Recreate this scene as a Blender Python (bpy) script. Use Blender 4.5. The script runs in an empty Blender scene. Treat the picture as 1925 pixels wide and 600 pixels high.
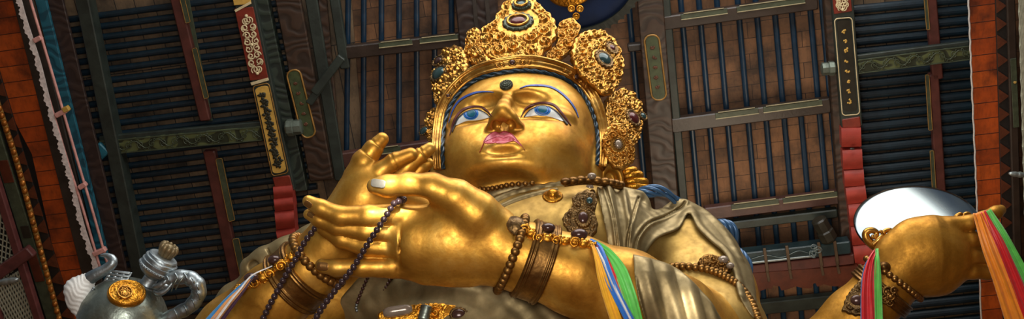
import bpy, math, random
import numpy as np
from mathutils import Matrix, Vector

random.seed(7)
rng = np.random.default_rng(11)
SC = bpy.context.scene
COL = SC.collection

# ------------------------------------------------------------------ frame
W, H = 1925.0, 600.0
CX, CY = W / 2, H / 2
F = 2214.0                      # focal length in pixels
D0 = 20.0                       # distance of the statue's head, metres
S0 = D0 / F                     # metres per pixel at that distance
PITCH, ROLL = math.radians(48), math.radians(-8)
CAM = Matrix.Translation((0, 0, 1.6)) @ Matrix.Rotation(math.radians(90) + PITCH, 4, 'X') @ Matrix.Rotation(ROLL, 4, 'Z')
CAMR = np.array(CAM.to_3x3())
CAMT = np.array(CAM.translation)


def P(px, py, z=0.0):
    """photo pixel + height towards the viewer -> sculpting space (1 unit = 1 px at D0)"""
    k = 1 - z / F
    return np.array([(px - CX) * k, (CY - py) * k, z], float)


def PR(px, py, z, r):
    k = 1 - z / F
    return (P(px, py, z), r * k)


def proj(p):
    k = 1 - p[..., 2] / F
    return p[..., 0] / k + CX, CY - p[..., 1] / k


def to_world(v):
    v = np.asarray(v, float)
    c = np.empty_like(v)
    c[..., 0] = v[..., 0] * S0
    c[..., 1] = v[..., 1] * S0
    c[..., 2] = v[..., 2] * S0 - D0
    return c @ CAMR.T + CAMT


def nrm(v):
    v = np.asarray(v, float)
    return v / (np.linalg.norm(v, axis=-1, keepdims=True) + 1e-12)


# ------------------------------------------------------------------ objects
def tag(o, label=None, cat=None, group=None, kind=None):
    if label: o['label'] = label
    if cat: o['category'] = cat
    if group: o['group'] = group
    if kind: o['kind'] = kind
    return o


def thing(name, at, label, cat, group=None):
    """an Empty at the base of a thing; at is in sculpting space"""
    o = bpy.data.objects.new(name, None)
    o.empty_display_size = 0.2
    COL.objects.link(o)
    o.location = Vector(to_world(at))
    return tag(o, label, cat, group)


def mesh_data(name, verts, faces, smooth=True):
    me = bpy.data.meshes.new(name)
    verts = np.ascontiguousarray(verts, dtype=np.float32)
    if isinstance(faces, np.ndarray):
        n, k = faces.shape
        me.vertices.add(len(verts)); me.vertices.foreach_set('co', verts.ravel())
        me.loops.add(n * k); me.loops.foreach_set('vertex_index', faces.astype(np.int32).ravel())
        me.polygons.add(n)
        me.polygons.foreach_set('loop_start', np.arange(0, n * k, k, dtype=np.int32))
        me.polygons.foreach_set('loop_total', np.full(n, k, dtype=np.int32))
        me.update(calc_edges=True); me.validate()
    else:
        me.from_pydata([tuple(map(float, v)) for v in verts], [], [tuple(map(int, f)) for f in faces])
        me.update()
    if smooth is True:
        me.polygons.foreach_set('use_smooth', [True] * len(me.polygons))
    return me


def root_loc(parent):
    l = np.zeros(3)
    p = parent
    while p is not None:
        l = l + np.array(p.location)
        p = p.parent
    return l


def obj(name, vf, mat, parent=None, smooth=True, origin=None, angle=None):
    """verts in sculpting space -> ONE mesh object"""
    v, f = vf
    wv = to_world(v)
    if origin is None:
        o0 = wv.mean(0) if parent is None else root_loc(parent)
        if parent is None:
            o0 = np.array([o0[0], o0[1], wv[:, 2].min()])
    else:
        o0 = to_world(origin)
    me = mesh_data(name, wv - o0, f, smooth and angle is None)
    if angle is not None:
        me.polygons.foreach_set('use_smooth', [True] * len(me.polygons))
        me.set_sharp_from_angle(angle=math.radians(angle))
    if mat is not None:
        me.materials.append(mat)
    o = bpy.data.objects.new(name, me)
    COL.objects.link(o)
    if parent is not None:
        o.parent = parent
        o.location = Vector(o0 - root_loc(parent))
    else:
        o.location = Vector(o0)
    return o


def shared(name, me, at, parent, scale=1.0, rot=None):
    """an instance-by-copy object sharing mesh data; at in sculpting space; mesh in metres"""
    o = bpy.data.objects.new(name, me)
    COL.objects.link(o)
    w = to_world(at)
    if parent is not None:
        o.parent = parent
        w = w - root_loc(parent)
    o.location = Vector(w)
    o.scale = (scale,) * 3 if np.isscalar(scale) else scale
    if rot is not None:
        o.rotation_euler = rot
    return o


def cam_dir_rot(u, v, n):
    """euler of a frame whose axes are given in sculpting space"""
    m = np.stack([CAMR @ nrm(u), CAMR @ nrm(v), CAMR @ nrm(n)], 1)
    return Matrix(m.tolist()).to_euler()


def join(*parts):
    vs, fs, n = [], [], 0
    arr = all(isinstance(p[1], np.ndarray) for p in parts) and len({p[1].shape[1] for p in parts}) == 1
    for v, f in parts:
        vs.append(np.asarray(v, float))
        if arr:
            fs.append(f + n)
        else:
            fs.extend([tuple(int(i) + n for i in q) for q in f])
        n += len(v)
    return np.concatenate(vs), (np.concatenate(fs) if arr else fs)


# ------------------------------------------------------------------ signed distance sculpting
def smin(a, b, k):
    h = np.maximum(k - np.abs(a - b), 0) / k
    return np.minimum(a, b) - h * h * k * 0.25


def smax(a, b, k):
    return -smin(-a, -b, k)


def cap(p, a, b, ra, rb):
    pa = p - a
    ba = b - a
    h = np.clip(pa @ ba / max(ba @ ba, 1e-9), 0, 1)
    return np.linalg.norm(pa - h[:, None] * ba, axis=1) - (ra + (rb - ra) * h)


def chain(p, pts, k=6):
    """pts: list of (pos, radius)"""
    d = None
    for (a, ra), (b, rb) in zip(pts[:-1], pts[1:]):
        e = cap(p, a, b, ra, rb)
        d = e if d is None else smin(d, e, k)
    return d


def sph(p, c, r):
    return np.linalg.norm(p - c, axis=1) - r


def ell(p, c, rad, R=None):
    q = p - c
    if R is not None:
        q = q @ R                 # columns of R are the local axes
    rad = np.asarray(rad, float)
    k0 = np.linalg.norm(q / rad, axis=1)
    k1 = np.linalg.norm(q / (rad * rad), axis=1) + 1e-9
    return k0 * (k0 - 1) / k1


def rbox(p, c, half, r, R=None):
    q = p - c
    if R is not None:
        q = q @ R
    q = np.abs(q) - (np.asarray(half, float) - r)
    return np.linalg.norm(np.maximum(q, 0), axis=1) + np.minimum(q.max(1), 0) - r


def frame_from(u, v):
    u = nrm(u)
    n = nrm(np.cross(u, v))
    return np.stack([u, np.cross(n, u), n], 1)


def poly_sdf(x, y, poly):
    """signed distance to a 2-D polygon (negative inside)"""
    poly = np.asarray(poly, float)
    d = np.full(x.shape, 1e18)
    s = np.ones(x.shape)
    n = len(poly)
    for i in range(n):
        a, b = poly[i], poly[i - 1]
        ex, ey = b[0] - a[0], b[1] - a[1]
        wx, wy = x - a[0], y - a[1]
        t = np.clip((wx * ex + wy * ey) / (ex * ex + ey * ey + 1e-12), 0, 1)
        bx, by = wx - ex * t, wy - ey * t
        d = np.minimum(d, bx * bx + by * by)
        c1, c2, c3 = y >= a[1], y < b[1], ex * wy > ey * wx
        s = np.where((c1 & c2 & c3) | (~c1 & ~c2 & ~c3), -s, s)
    return s * np.sqrt(d)


def line_sdf(x, y, pts, ws):
    """distance to a 2-D polyline with a half width per vertex"""
    d = np.full(x.shape, 1e18)
    for i in range(len(pts) - 1):
        (ax, ay), (bx, by) = pts[i], pts[i + 1]
        ex, ey = bx - ax, by - ay
        t = np.clip(((x - ax) * ex + (y - ay) * ey) / (ex * ex + ey * ey + 1e-12), 0, 1)
        d = np.minimum(d, np.hypot(x - ax - ex * t, y - ay - ey * t) - (ws[i] + (ws[i + 1] - ws[i]) * t))
    return d


def spline(pts, n):
    """Catmull-Rom through pts -> n points"""
    pts = np.asarray(pts, float)
    q = np.concatenate([[2 * pts[0] - pts[1]], pts, [2 * pts[-1] - pts[-2]]])
    t = np.linspace(0, len(pts) - 1 - 1e-9, n)
    i = t.astype(int); f = (t - i)[:, None]
    p0, p1, p2, p3 = q[i], q[i + 1], q[i + 2], q[i + 3]
    return 0.5 * (2 * p1 + (p2 - p0) * f + (2 * p0 - 5 * p1 + 4 * p2 - p3) * f ** 2 + (3 * p1 - p0 - 3 * p2 + p3) * f ** 3)


def grow(fn, lo, hi, h, polish=1):
    """mesh of the zero level of fn by surface nets, evaluated only near the surface"""
    lo = np.asarray(lo, float); hi = np.asarray(hi, float)
    B = 4
    nb = np.ceil((hi - lo) / (h * B)).astype(int) + 1
    # coarse pass on block centres
    g = [np.arange(n) for n in nb]
    I = np.stack(np.meshgrid(*g, indexing='ij'), -1).reshape(-1, 3)
    c = lo + (I * B + (B - 1) / 2) * h
    dc = np.concatenate([fn(q) for q in np.array_split(c, max(1, len(c) // 60000))])
    V = np.repeat(np.repeat(np.repeat(dc.reshape(nb), B, 0), B, 1), B, 2).astype(np.float32)
    act = I[np.abs(dc) < h * B * 1.9 + 2.0]
    o = np.stack(np.meshgrid(*[np.arange(B)] * 3, indexing='ij'), -1).reshape(-1, 3)
    idx = (act[:, None, :] * B + o[None]).reshape(-1, 3)
    for q in np.array_split(idx, max(1, len(idx) // 60000)):
        V[q[:, 0], q[:, 1], q[:, 2]] = fn(lo + q * h)
    V[V == 0] = 1e-5
    # close at the border
    for ax in range(3):
        sl = [slice(None)] * 3
        for e in (0, -1):
            sl[ax] = e
            V[tuple(sl)] = np.maximum(V[tuple(sl)], 0.3 * h)
    ins = V < 0
    n0, n1, n2 = [s - 1 for s in V.shape]
    cnt = np.zeros((n0, n1, n2), np.int8)
    offs = [(i, j, k) for i in (0, 1) for j in (0, 1) for k in (0, 1)]
    for i, j, k in offs:
        cnt += ins[i:i + n0, j:j + n1, k:k + n2]
    cells = np.argwhere((cnt > 0) & (cnt < 8))
    cid = np.full((n0, n1, n2), -1, np.int32)
    cid[cells[:, 0], cells[:, 1], cells[:, 2]] = np.arange(len(cells))
    acc = np.zeros((len(cells), 3)); num = np.zeros(len(cells))
    for a in offs:
        for ax in range(3):
            if a[ax]:
                continue
            b = list(a); b[ax] = 1
            va = V[cells[:, 0] + a[0], cells[:, 1] + a[1], cells[:, 2] + a[2]]
            vb = V[cells[:, 0] + b[0], cells[:, 1] + b[1], cells[:, 2] + b[2]]
            m = (va < 0) != (vb < 0)
            t = np.where(m, va / np.where(m, va - vb, 1), 0)
            q = np.array(a, float)[None] + np.zeros((len(cells), 3))
            q[:, ax] += t
            acc[m] += q[m]; num[m] += 1
    verts = lo + (cells + acc / num[:, None]) * h
    quads = []
    for ax in range(3):
        a1, a2 = (ax + 1) % 3, (ax + 2) % 3
        s0 = [slice(1, -1)] * 3; s1 = [slice(1, -1)] * 3
        s0[ax] = slice(0, -1); s1[ax] = slice(1, None)
        A, Bv = ins[tuple(s0)], ins[tuple(s1)]
        for flip in (False, True):
            e = np.argwhere((A & ~Bv) if not flip else (~A & Bv))
            if not len(e):
                continue
            e = e + 1
            e[:, ax] -= 1
            def cc(d1, d2):
                q = e.copy(); q[:, a1] += d1; q[:, a2] += d2
                return cid[q[:, 0], q[:, 1], q[:, 2]]
            r = [cc(-1, -1), cc(0, -1), cc(0, 0), cc(-1, 0)]
            if flip:
                r = r[::-1]
            quads.append(np.stack(r, 1))
    quads = np.concatenate(quads)
    quads = quads[(quads >= 0).all(1)]
    for _ in range(polish):
        e = h * 0.25
        d = fn(verts)
        gr = np.stack([(fn(verts + np.eye(3)[i] * e) - d) / e for i in range(3)], 1)
        g2 = (gr * gr).sum(1)
        st = np.clip(d / np.maximum(g2, 0.2), -h * 0.6, h * 0.6)
        verts = verts - gr * st[:, None]
    return verts, quads


# ------------------------------------------------------------------ explicit meshes
def tube(path, rad, n=12, closed=False, flat=None, capped=True, twist=0):
    """swept tube; rad a scalar or one per point; flat=(vector, ratio) squashes the section along a vector"""
    path = np.asarray(path, float); m = len(path)
    rad = np.full(m, rad, float) if np.isscalar(rad) else np.asarray(rad, float)
    T = np.gradient(path, axis=0) if not closed else np.roll(path, -1, 0) - np.roll(path, 1, 0)
    T = nrm(T)
    ref = np.array([0.13, 0.31, 0.94])
    if flat is not None: ref = np.asarray(flat[0], float)
    if np.abs(T @ nrm(ref)).max() > 0.97: ref = ref + np.array([0.5, 0.4, 0])
    N = nrm(np.cross(T, ref)); Bn = nrm(np.cross(N, T))
    a = np.linspace(0, 2 * np.pi, n, endpoint=False)
    k = 1 if flat is None else flat[1]
    aa = a[None, :] + (np.linspace(0, 1, m) * twist)[:, None]
    ring = path[:, None] + rad[:, None, None] * (np.cos(aa)[..., None] * N[:, None] + k * np.sin(aa)[..., None] * Bn[:, None])
    v = ring.reshape(-1, 3)
    f = []
    mm = m if closed else m - 1
    for i in range(mm):
        i2 = (i + 1) % m
        for j in range(n):
            j2 = (j + 1) % n
            f.append((i * n + j, i * n + j2, i2 * n + j2, i2 * n + j))
    if not closed and capped:
        f.append(tuple(range(n))[::-1]); f.append(tuple((m - 1) * n + j for j in range(n)))
    return v, f


def sweep(path, side, up, prof, closed_prof=True, cap_ends=True):
    """sweep a 2-D profile [(s,t)] along path with per-point side/up vectors"""
    path = np.asarray(path, float); m = len(path)
    side = np.broadcast_to(np.asarray(side, float), (m, 3)); up = np.broadcast_to(np.asarray(up, float), (m, 3))
    prof = np.asarray(prof, float); n = len(prof)
    v = (path[:, None] + prof[None, :, :1] * side[:, None] + prof[None, :, 1:] * up[:, None]).reshape(-1, 3)
    f = []
    for i in range(m - 1):
        for j in range(n if closed_prof else n - 1):
            j2 = (j + 1) % n
            f.append((i * n + j, i * n + j2, (i + 1) * n + j2, (i + 1) * n + j))
    if cap_ends and closed_prof:
        f.append(tuple(range(n))[::-1]); f.append(tuple((m - 1) * n + j for j in range(n)))
    return v, f


def lathe(axis0, axis1, prof, n=40):
    """prof: [(t along axis px, radius)] closed at both ends"""
    a = np.asarray(axis0, float); d = nrm(np.asarray(axis1, float) - a)
    ref = np.array([0.2, 0.1, 1.0]) if abs(d[2]) < 0.9 else np.array([1.0, 0, 0])
    u = nrm(np.cross(d, ref)); w = np.cross(d, u)
    an = np.linspace(0, 2 * np.pi, n, endpoint=False)
    v, f = [], []
    for t, r in prof:
        v.append(a + d * t + r * (np.cos(an)[:, None] * u + np.sin(an)[:, None] * w))
    m = len(prof); v = np.concatenate(v)
    for i in range(m - 1):
        for j in range(n):
            j2 = (j + 1) % n
            f.append((i * n + j, i * n + j2, (i + 1) * n + j2, (i + 1) * n + j))
    f.append(tuple(range(n))[::-1]); f.append(tuple((m - 1) * n + j for j in range(n)))
    return v, f


def ball(c, r, R=None, nu=20, nv=12):
    """ellipsoid mesh"""
    r = np.full(3, r, float) if np.isscalar(r) else np.asarray(r, float)
    v = [[0, 0, 1.0]]
    for i in range(1, nv):
        t = math.pi * i / nv
        for j in range(nu):
            a = 2 * math.pi * j / nu
            v.append([math.sin(t) * math.cos(a), math.sin(t) * math.sin(a), math.cos(t)])
    v.append([0, 0, -1.0])
    v = np.array(v) * r
    if R is not None: v = v @ R.T
    f = []
    for j in range(nu):
        f.append((0, 1 + j, 1 + (j + 1) % nu))
        for i in range(nv - 2):
            b = 1 + i * nu
            f.append((b + j, b + nu + j, b + nu + (j + 1) % nu, b + (j + 1) % nu))
        b = 1 + (nv - 2) * nu
        f.append((b + j, len(v) - 1, b + (j + 1) % nu))
    return v + np.asarray(c, float), f


def boxmesh(c, u, v, n, half, bevel=0.0):
    """box with axes u, v, n; edges chamfered"""
    u, v, n = nrm(u), nrm(v), nrm(n)
    a, b, d = half
    e = min(bevel, a * .45, b * .45, d * .45)
    pts, fs = [], []
    if e <= 0:
        for sz in (-1, 1):
            for sx, sy in ((-1, -1), (1, -1), (1, 1), (-1, 1)):
                pts.append(c + u * a * sx + v * b * sy + n * d * sz)
        fs = [(3, 2, 1, 0), (4, 5, 6, 7), (0, 1, 5, 4), (1, 2, 6, 5), (2, 3, 7, 6), (3, 0, 4, 7)]
        return np.array(pts), fs
    rings = [(-d, e), (-d + e, 0), (d - e, 0), (d, e)]
    for z, i in rings:
        A, Bb = a - i, b - i
        k = e
        for sx, sy in ((-A, -Bb + k), (-A + k, -Bb), (A - k, -Bb), (A, -Bb + k), (A, Bb - k), (A - k, Bb), (-A + k, Bb), (-A, Bb - k)):
            pts.append(c + u * sx + v * sy + n * z)
    for r in range(3):
        for j in range(8):
            j2 = (j + 1) % 8
            fs.append((r * 8 + j, r * 8 + j2, r * 8 + 8 + j2, r * 8 + 8 + j))
    fs.append(tuple(range(8))[::-1]); fs.append(tuple(24 + j for j in range(8)))
    return np.array(pts), fs
# ------------------------------------------------------------------ materials
def lin(r, g, b):
    def c(x):
        x /= 255.0
        return x / 12.92 if x <= 0.04045 else ((x + 0.055) / 1.055) ** 2.4
    return (c(r), c(g), c(b), 1.0)


class NT:
    def __init__(s, name):
        s.m = bpy.data.materials.new(name); s.m.use_nodes = True
        s.t = s.m.node_tree; s.n = s.t.nodes; s.l = s.t.links
        s.b = s.n['Principled BSDF']
        s.tc = s.n.new('ShaderNodeTexCoord')

    def node(s, kind, **kw):
        n = s.n.new(kind)
        for k, v in kw.items():
            if k.startswith('i_'):
                n.inputs[k[2:].replace('_', ' ')].default_value = v
            else:
                setattr(n, k, v)
        return n

    def noise(s, scale, detail=4, rough=0.6, vec=None, dist=0.0):
        n = s.node('ShaderNodeTexNoise'); n.inputs['Scale'].default_value = scale
        n.inputs['Detail'].default_value = detail; n.inputs['Roughness'].default_value = rough
        n.inputs['Distortion'].default_value = dist
        s.l.new(vec if vec is not None else s.tc.outputs['Object'], n.inputs['Vector'])
        return n.outputs['Fac']

    def mapped(s, scale=(1, 1, 1), rot=(0, 0, 0), src='Object'):
        n = s.node('ShaderNodeMapping'); n.inputs['Scale'].default_value = scale; n.inputs['Rotation'].default_value = rot
        s.l.new(s.tc.outputs[src], n.inputs['Vector'])
        return n.outputs['Vector']

    def ramp(s, fac, stops, interp='LINEAR'):
        n = s.node('ShaderNodeValToRGB'); n.color_ramp.interpolation = interp
        e = n.color_ramp.elements
        while len(e) < len(stops): e.new(0.5)
        for q, (p, c) in zip(e, stops):
            q.position = p; q.color = c if len(c) == 4 else (*c, 1)
        s.l.new(fac, n.inputs['Fac'])
        return n.outputs['Color']

    def mix(s, fac, a, b, blend='MIX'):
        n = s.node('ShaderNodeMix', data_type='RGBA', blend_type=blend)
        for sock, v in ((n.inputs[0], fac), (n.inputs[6], a), (n.inputs[7], b)):
            if hasattr(v, 'is_linked'): s.l.new(v, sock)
            else: sock.default_value = v
        return n.outputs[2]

    def math(s, op, a, b=0.0):
        n = s.node('ShaderNodeMath', operation=op)
        for sock, v in zip(n.inputs, (a, b)):
            if hasattr(v, 'is_linked'): s.l.new(v, sock)
            else: sock.default_value = v
        return n.outputs[0]

    def rng(s, fac, lo, hi, a=0.0, b=1.0):
        n = s.node('ShaderNodeMapRange')
        s.l.new(fac, n.inputs[0])
        for i, v in zip((1, 2, 3, 4), (a, b, lo, hi)): n.inputs[i].default_value = v
        return n.outputs[0]

    def bump(s, h, strength=0.3, dist=0.02, nxt=None):
        n = s.node('ShaderNodeBump'); n.inputs['Strength'].default_value = strength; n.inputs['Distance'].default_value = dist
        s.l.new(h, n.inputs['Height'])
        if nxt is not None: s.l.new(nxt, n.inputs['Normal'])
        return n.outputs['Normal']

    def out(s, color=None, metal=None, rough=None, normal=None, **kw):
        for key, v in (('Base Color', color), ('Metallic', metal), ('Roughness', rough), ('Normal', normal)):
            if v is None: continue
            if hasattr(v, 'is_linked'): s.l.new(v, s.b.inputs[key])
            else: s.b.inputs[key].default_value = v
        for k, v in kw.items():
            s.b.inputs[k.replace('_', ' ')].default_value = v
        return s.m


def gold_mat(name, c1, c2, c3, r=(0.3, 0.5), patch=1.6, bump=0.25, metal=0.92, fine=22.0):
    t = NT(name)
    a = t.noise(patch, 5, 0.62, dist=0.4)
    b = t.noise(patch * 7, 4, 0.6)
    col = t.ramp(a, [(0.30, c1), (0.52, c2), (0.72, c3)])
    col = t.mix(t.rng(b, 0.0, 0.55, 0.42, 0.75), col, c1)
    n1 = t.noise(patch * 3.2, 3, 0.5)
    n2 = t.noise(fine, 3, 0.6)
    nm = t.bump(n2, bump * 0.6, 0.01, t.bump(n1, bump, 0.05))
    return t.out(col, metal, t.rng(b, r[0], r[1], 0.3, 0.7), nm)


def plain(name, c, rough=0.6, metal=0.0, var=0.25, scale=6.0, bump=0.1, **kw):
    t = NT(name)
    a = t.noise(scale, 5, 0.6)
    dark = tuple(x * (1 - var) for x in c[:3]) + (1,)
    lite = tuple(min(1, x * (1 + var)) for x in c[:3]) + (1,)
    col = t.ramp(a, [(0.3, dark), (0.7, lite)])
    nm = t.bump(t.noise(scale * 5, 4, 0.6), bump, 0.02)
    return t.out(col, metal, rough, nm, **kw)


M = {}
M['gold'] = gold_mat('gold_leaf', lin(156, 106, 34), lin(200, 148, 58), lin(216, 174, 88), r=(0.38, 0.54), bump=0.12, metal=0.82)
M['gold_face'] = M['gold']
M['gold_bright'] = gold_mat('bright_gold', lin(148, 98, 36), lin(186, 136, 60), lin(208, 166, 92), r=(0.26, 0.40), patch=5, bump=0.1, metal=0.9)
M['gold_deep'] = gold_mat('deep_gold', lin(150, 98, 24), lin(206, 142, 44), lin(224, 166, 66), r=(0.28, 0.45), patch=6, bump=0.3)
M['bronze'] = gold_mat('old_gold_robe', lin(112, 98, 66), lin(144, 126, 88), lin(168, 150, 110), r=(0.46, 0.62), patch=1.3, bump=0.12, metal=0.75)
M['chest_gold'] = gold_mat('dull_gold_chest', lin(132, 104, 50), lin(166, 134, 68), lin(188, 158, 92), r=(0.42, 0.58), patch=1.3, bump=0.12, metal=0.78)
M['bronze_dark'] = gold_mat('dark_bronze', lin(74, 56, 34), lin(110, 84, 48), lin(140, 108, 62), r=(0.35, 0.5), patch=5, bump=0.3, metal=0.85)
M['cuff'] = gold_mat('cuff_gold', lin(88, 60, 30), lin(128, 92, 46), lin(160, 118, 60), r=(0.35, 0.5), patch=3, bump=0.15)
M['silver'] = gold_mat('silver', lin(124, 134, 138), lin(160, 170, 174), lin(190, 200, 204), r=(0.36, 0.5), patch=3, bump=0.2, metal=0.95)
M['silver_dull'] = gold_mat('dull_silver', lin(108, 116, 108), lin(138, 146, 136), lin(158, 166, 156), r=(0.32, 0.48), patch=2, bump=0.25, metal=0.9)
M['white_paint'] = plain('white_paint', lin(214, 214, 210), 0.45, var=0.08, bump=0.25)
M['eye_white'] = plain('eye_white', lin(196, 200, 198), 0.3, var=0.06, scale=8, bump=0.05)
M['iris'] = plain('iris_blue', lin(28, 100, 172), 0.3, var=0.15)
M['iris_ring'] = plain('iris_dark_blue', lin(14, 62, 128), 0.3, var=0.1)
M['pupil'] = plain('pupil_teal', lin(20, 84, 104), 0.3, var=0.1)
M['brow'] = plain('brow_blue', lin(28, 66, 142), 0.4, var=0.15)
M['liner'] = plain('liner_black', lin(22, 12, 18), 0.6, var=.2)
M['lash'] = plain('lash_maroon', lin(74, 14, 16), 0.65, var=0.2)
M['lip'] = plain('lip_pink', lin(212, 104, 120), 0.3, var=0.12, scale=4, bump=0.05)
M['lip_line'] = plain('lip_red', lin(150, 30, 44), 0.35, var=0.15)
M['bead_dark'] = plain('dark_bead', lin(58, 44, 46), 0.22, 0.35, var=0.25, scale=3, bump=0.06)
M['braid_blue'] = plain('braid_blue', lin(28, 50, 64), 0.3, 0.3, var=0.4, scale=5)
M['hair_blue'] = plain('hair_blue', lin(58, 92, 128), 0.3, 0.25, var=0.2, scale=3)
M['gem_teal'] = plain('gem_teal', lin(44, 66, 66), 0.16, 0.2, var=0.25, scale=3, bump=0.03)
M['gem_brown'] = plain('gem_brown', lin(70, 46, 40), 0.2, 0.25, var=0.3, scale=3, bump=0.03)
M['gem_wine'] = plain('gem_wine', lin(78, 32, 32), 0.2, 0.2, var=0.3, scale=3, bump=0.03)
M['gem_grey'] = plain('gem_grey', lin(136, 122, 108), 0.2, 0.3, var=0.2, scale=3, bump=0.03)
M['nail_silver'] = plain('nail_silver', lin(126, 122, 112), 0.5, 0.4, var=0.15, scale=5)
M['nail_gold'] = plain('nail_dark_gold', lin(148, 108, 60), 0.3, 0.8, var=0.2, scale=5)
M['gem_teal_dark'] = plain('dark_green_mark', lin(58, 64, 50), 0.4, 0.4, var=0.4, scale=12)
M['gold_hand'] = gold_mat('aged_gold_leaf', lin(140, 96, 28), lin(178, 126, 42), lin(196, 146, 62), r=(0.45, 0.6), patch=1.8, bump=0.18, metal=0.8)
# ------------------------------------------------------------------ the statue's head
def axes(yaw, pitch, roll):
    y, p, r = map(math.radians, (yaw, pitch, roll))
    B = np.array([[math.cos(y), 0, -math.sin(y)], [0, 1, 0], [math.sin(y), 0, math.cos(y)]])  # columns R,U,F
    X = np.array([[1, 0, 0], [0, math.cos(p), math.sin(p)], [0, -math.sin(p), math.cos(p)]])
    Z = np.array([[math.cos(r), -math.sin(r), 0], [math.sin(r), math.cos(r), 0], [0, 0, 1]])
    return Z @ X @ B


HA = axes(12, 43, -5)            # head frame: columns right, up, forward
HO = P(955, 213, 100)            # between the eyes
def HL(x, y, z): return HO + HA @ np.array([x, y, z], float)


def head_sdf(p):
    q = (p - HO) @ HA            # local coordinates
    x, y, z = q[:, 0], q[:, 1], q[:, 2]
    ax = np.abs(x)
    m = np.stack([ax, y, z], 1)  # mirrored
    A = lambda *c: np.array(c, float)
    d = ell(q, A(0, 40, -114), (150, 141, 137))
    d = smin(d, ell(q, A(0, -30, -98), (141, 118, 97)), 40)
    d = smin(d, ell(q, A(0, -84, -88), (130, 62, 84)), 40)
    d = smin(d, ell(q, A(0, -108, -34), (62, 34, 38)), 46)
    # cheeks
    d = smin(d, ell(m, A(66, -54, -32), (46, 44, 36)), 36)
    # forehead / brow arch
    br = [(A(10, 24, 4), 9), (A(32, 40, 1), 9), (A(62, 46, -10), 9), (A(96, 34, -32), 9), (A(112, 10, -52), 8)]
    d = smin(d, chain(m, br, 10), 16)
    # eye sockets
    d = smax(d, -ell(m, A(46, 20, 24), (40, 16, 29)), 9)
    d = smax(d, -ell(m, A(27, -2, 24), (14, 24, 22)), 12)
    d = smax(d, -ell(m, A(74, -20, 18), (44, 7, 18)), 14)
    # eyeballs under their lids
    d = smin(d, ell(m, A(70, 0, -25), (47, 22, 27)), 8)
    # nose
    ns = [(A(0, 38, 6), 6), (A(0, 12, 22), 8), (A(0, -18, 37), 11.5), (A(0, -40, 46), 12.5)]
    nd = chain(m, ns)
    nd = smin(nd, chain(m, [(A(0, -38, 42), 11), (A(12, -46, 34), 11), (A(21, -51, 16), 12)], 8), 12)
    nd = smax(nd, -(y + 57 + (z - 20) * 0.10), 5)
    nd = smax(nd, -ell(m, A(12, -57, 26), (8, 10, 12.5)), 3)
    d = smin(d, nd, 9)
    # flat underside of the jaw
    d = smax(d, -(y + 131 - (z + 10) * 0.05), 12)
    d = smax(d, -ell(q, A(-2, -148, -42), (64, 27, 44)), 7)
    # muzzle and lips
    d = smin(d, ell(q, A(0, -84, -8), (40, 26, 20)), 22)
    up = [(A(0, -79.5, 12), 5), (A(9, -77, 12.5), 7), (A(24, -82, 6), 5.5), (A(40, -90, -7), 2.5)]
    d = smin(d, chain(m, up), 5)
    lo = [(A(0, -92, 10), 8), (A(14, -92, 8), 7.5), (A(30, -91, -1), 4.5)]
    d = smin(d, chain(m, lo), 6)
    d = smax(d, -chain(m, [(A(0, -85.5, 20), 1.8), (A(14, -85.5, 18.5), 1.8), (A(42, -91, 0), 1.2)]), 3)
    d = smax(d, -ell(q, A(0, -107, 11), (26, 6, 9)), 14)
    # neck
    d = smin(d, cap(q, A(0, -80, -135), A(0, -230, -185), 86, 90), 26)
    # ears with long lobes
    e = ell(m, A(146, -30, -120), (16, 62, 34))
    d = smin(d, e, 8)
    return d


HEAD_LO = P(800, 440, 0) - np.array([30, 40, 260]); HEAD_HI = P(1190, 60, 0) + np.array([10, 40, 190])


def head_patch(region, off=0.9, lo=None, hi=None, h=1.0, base=None):
    """a thin painted layer on the head, bounded by a region given in the photograph"""
    def fn(p):
        px, py = proj(p)
        d = head_sdf(p)
        return np.maximum(np.maximum(d - off, -(d + 2.0)), region(px, py))
    return grow(fn, lo, hi, h, polish=0)


def box_px(x0, y0, x1, y1, z0=-30, z1=190):
    c = np.array([P(x, y, z) for x in (x0, x1) for y in (y0, y1) for z in (z0, z1)])
    return c.min(0) - 2, c.max(0) + 2


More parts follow.
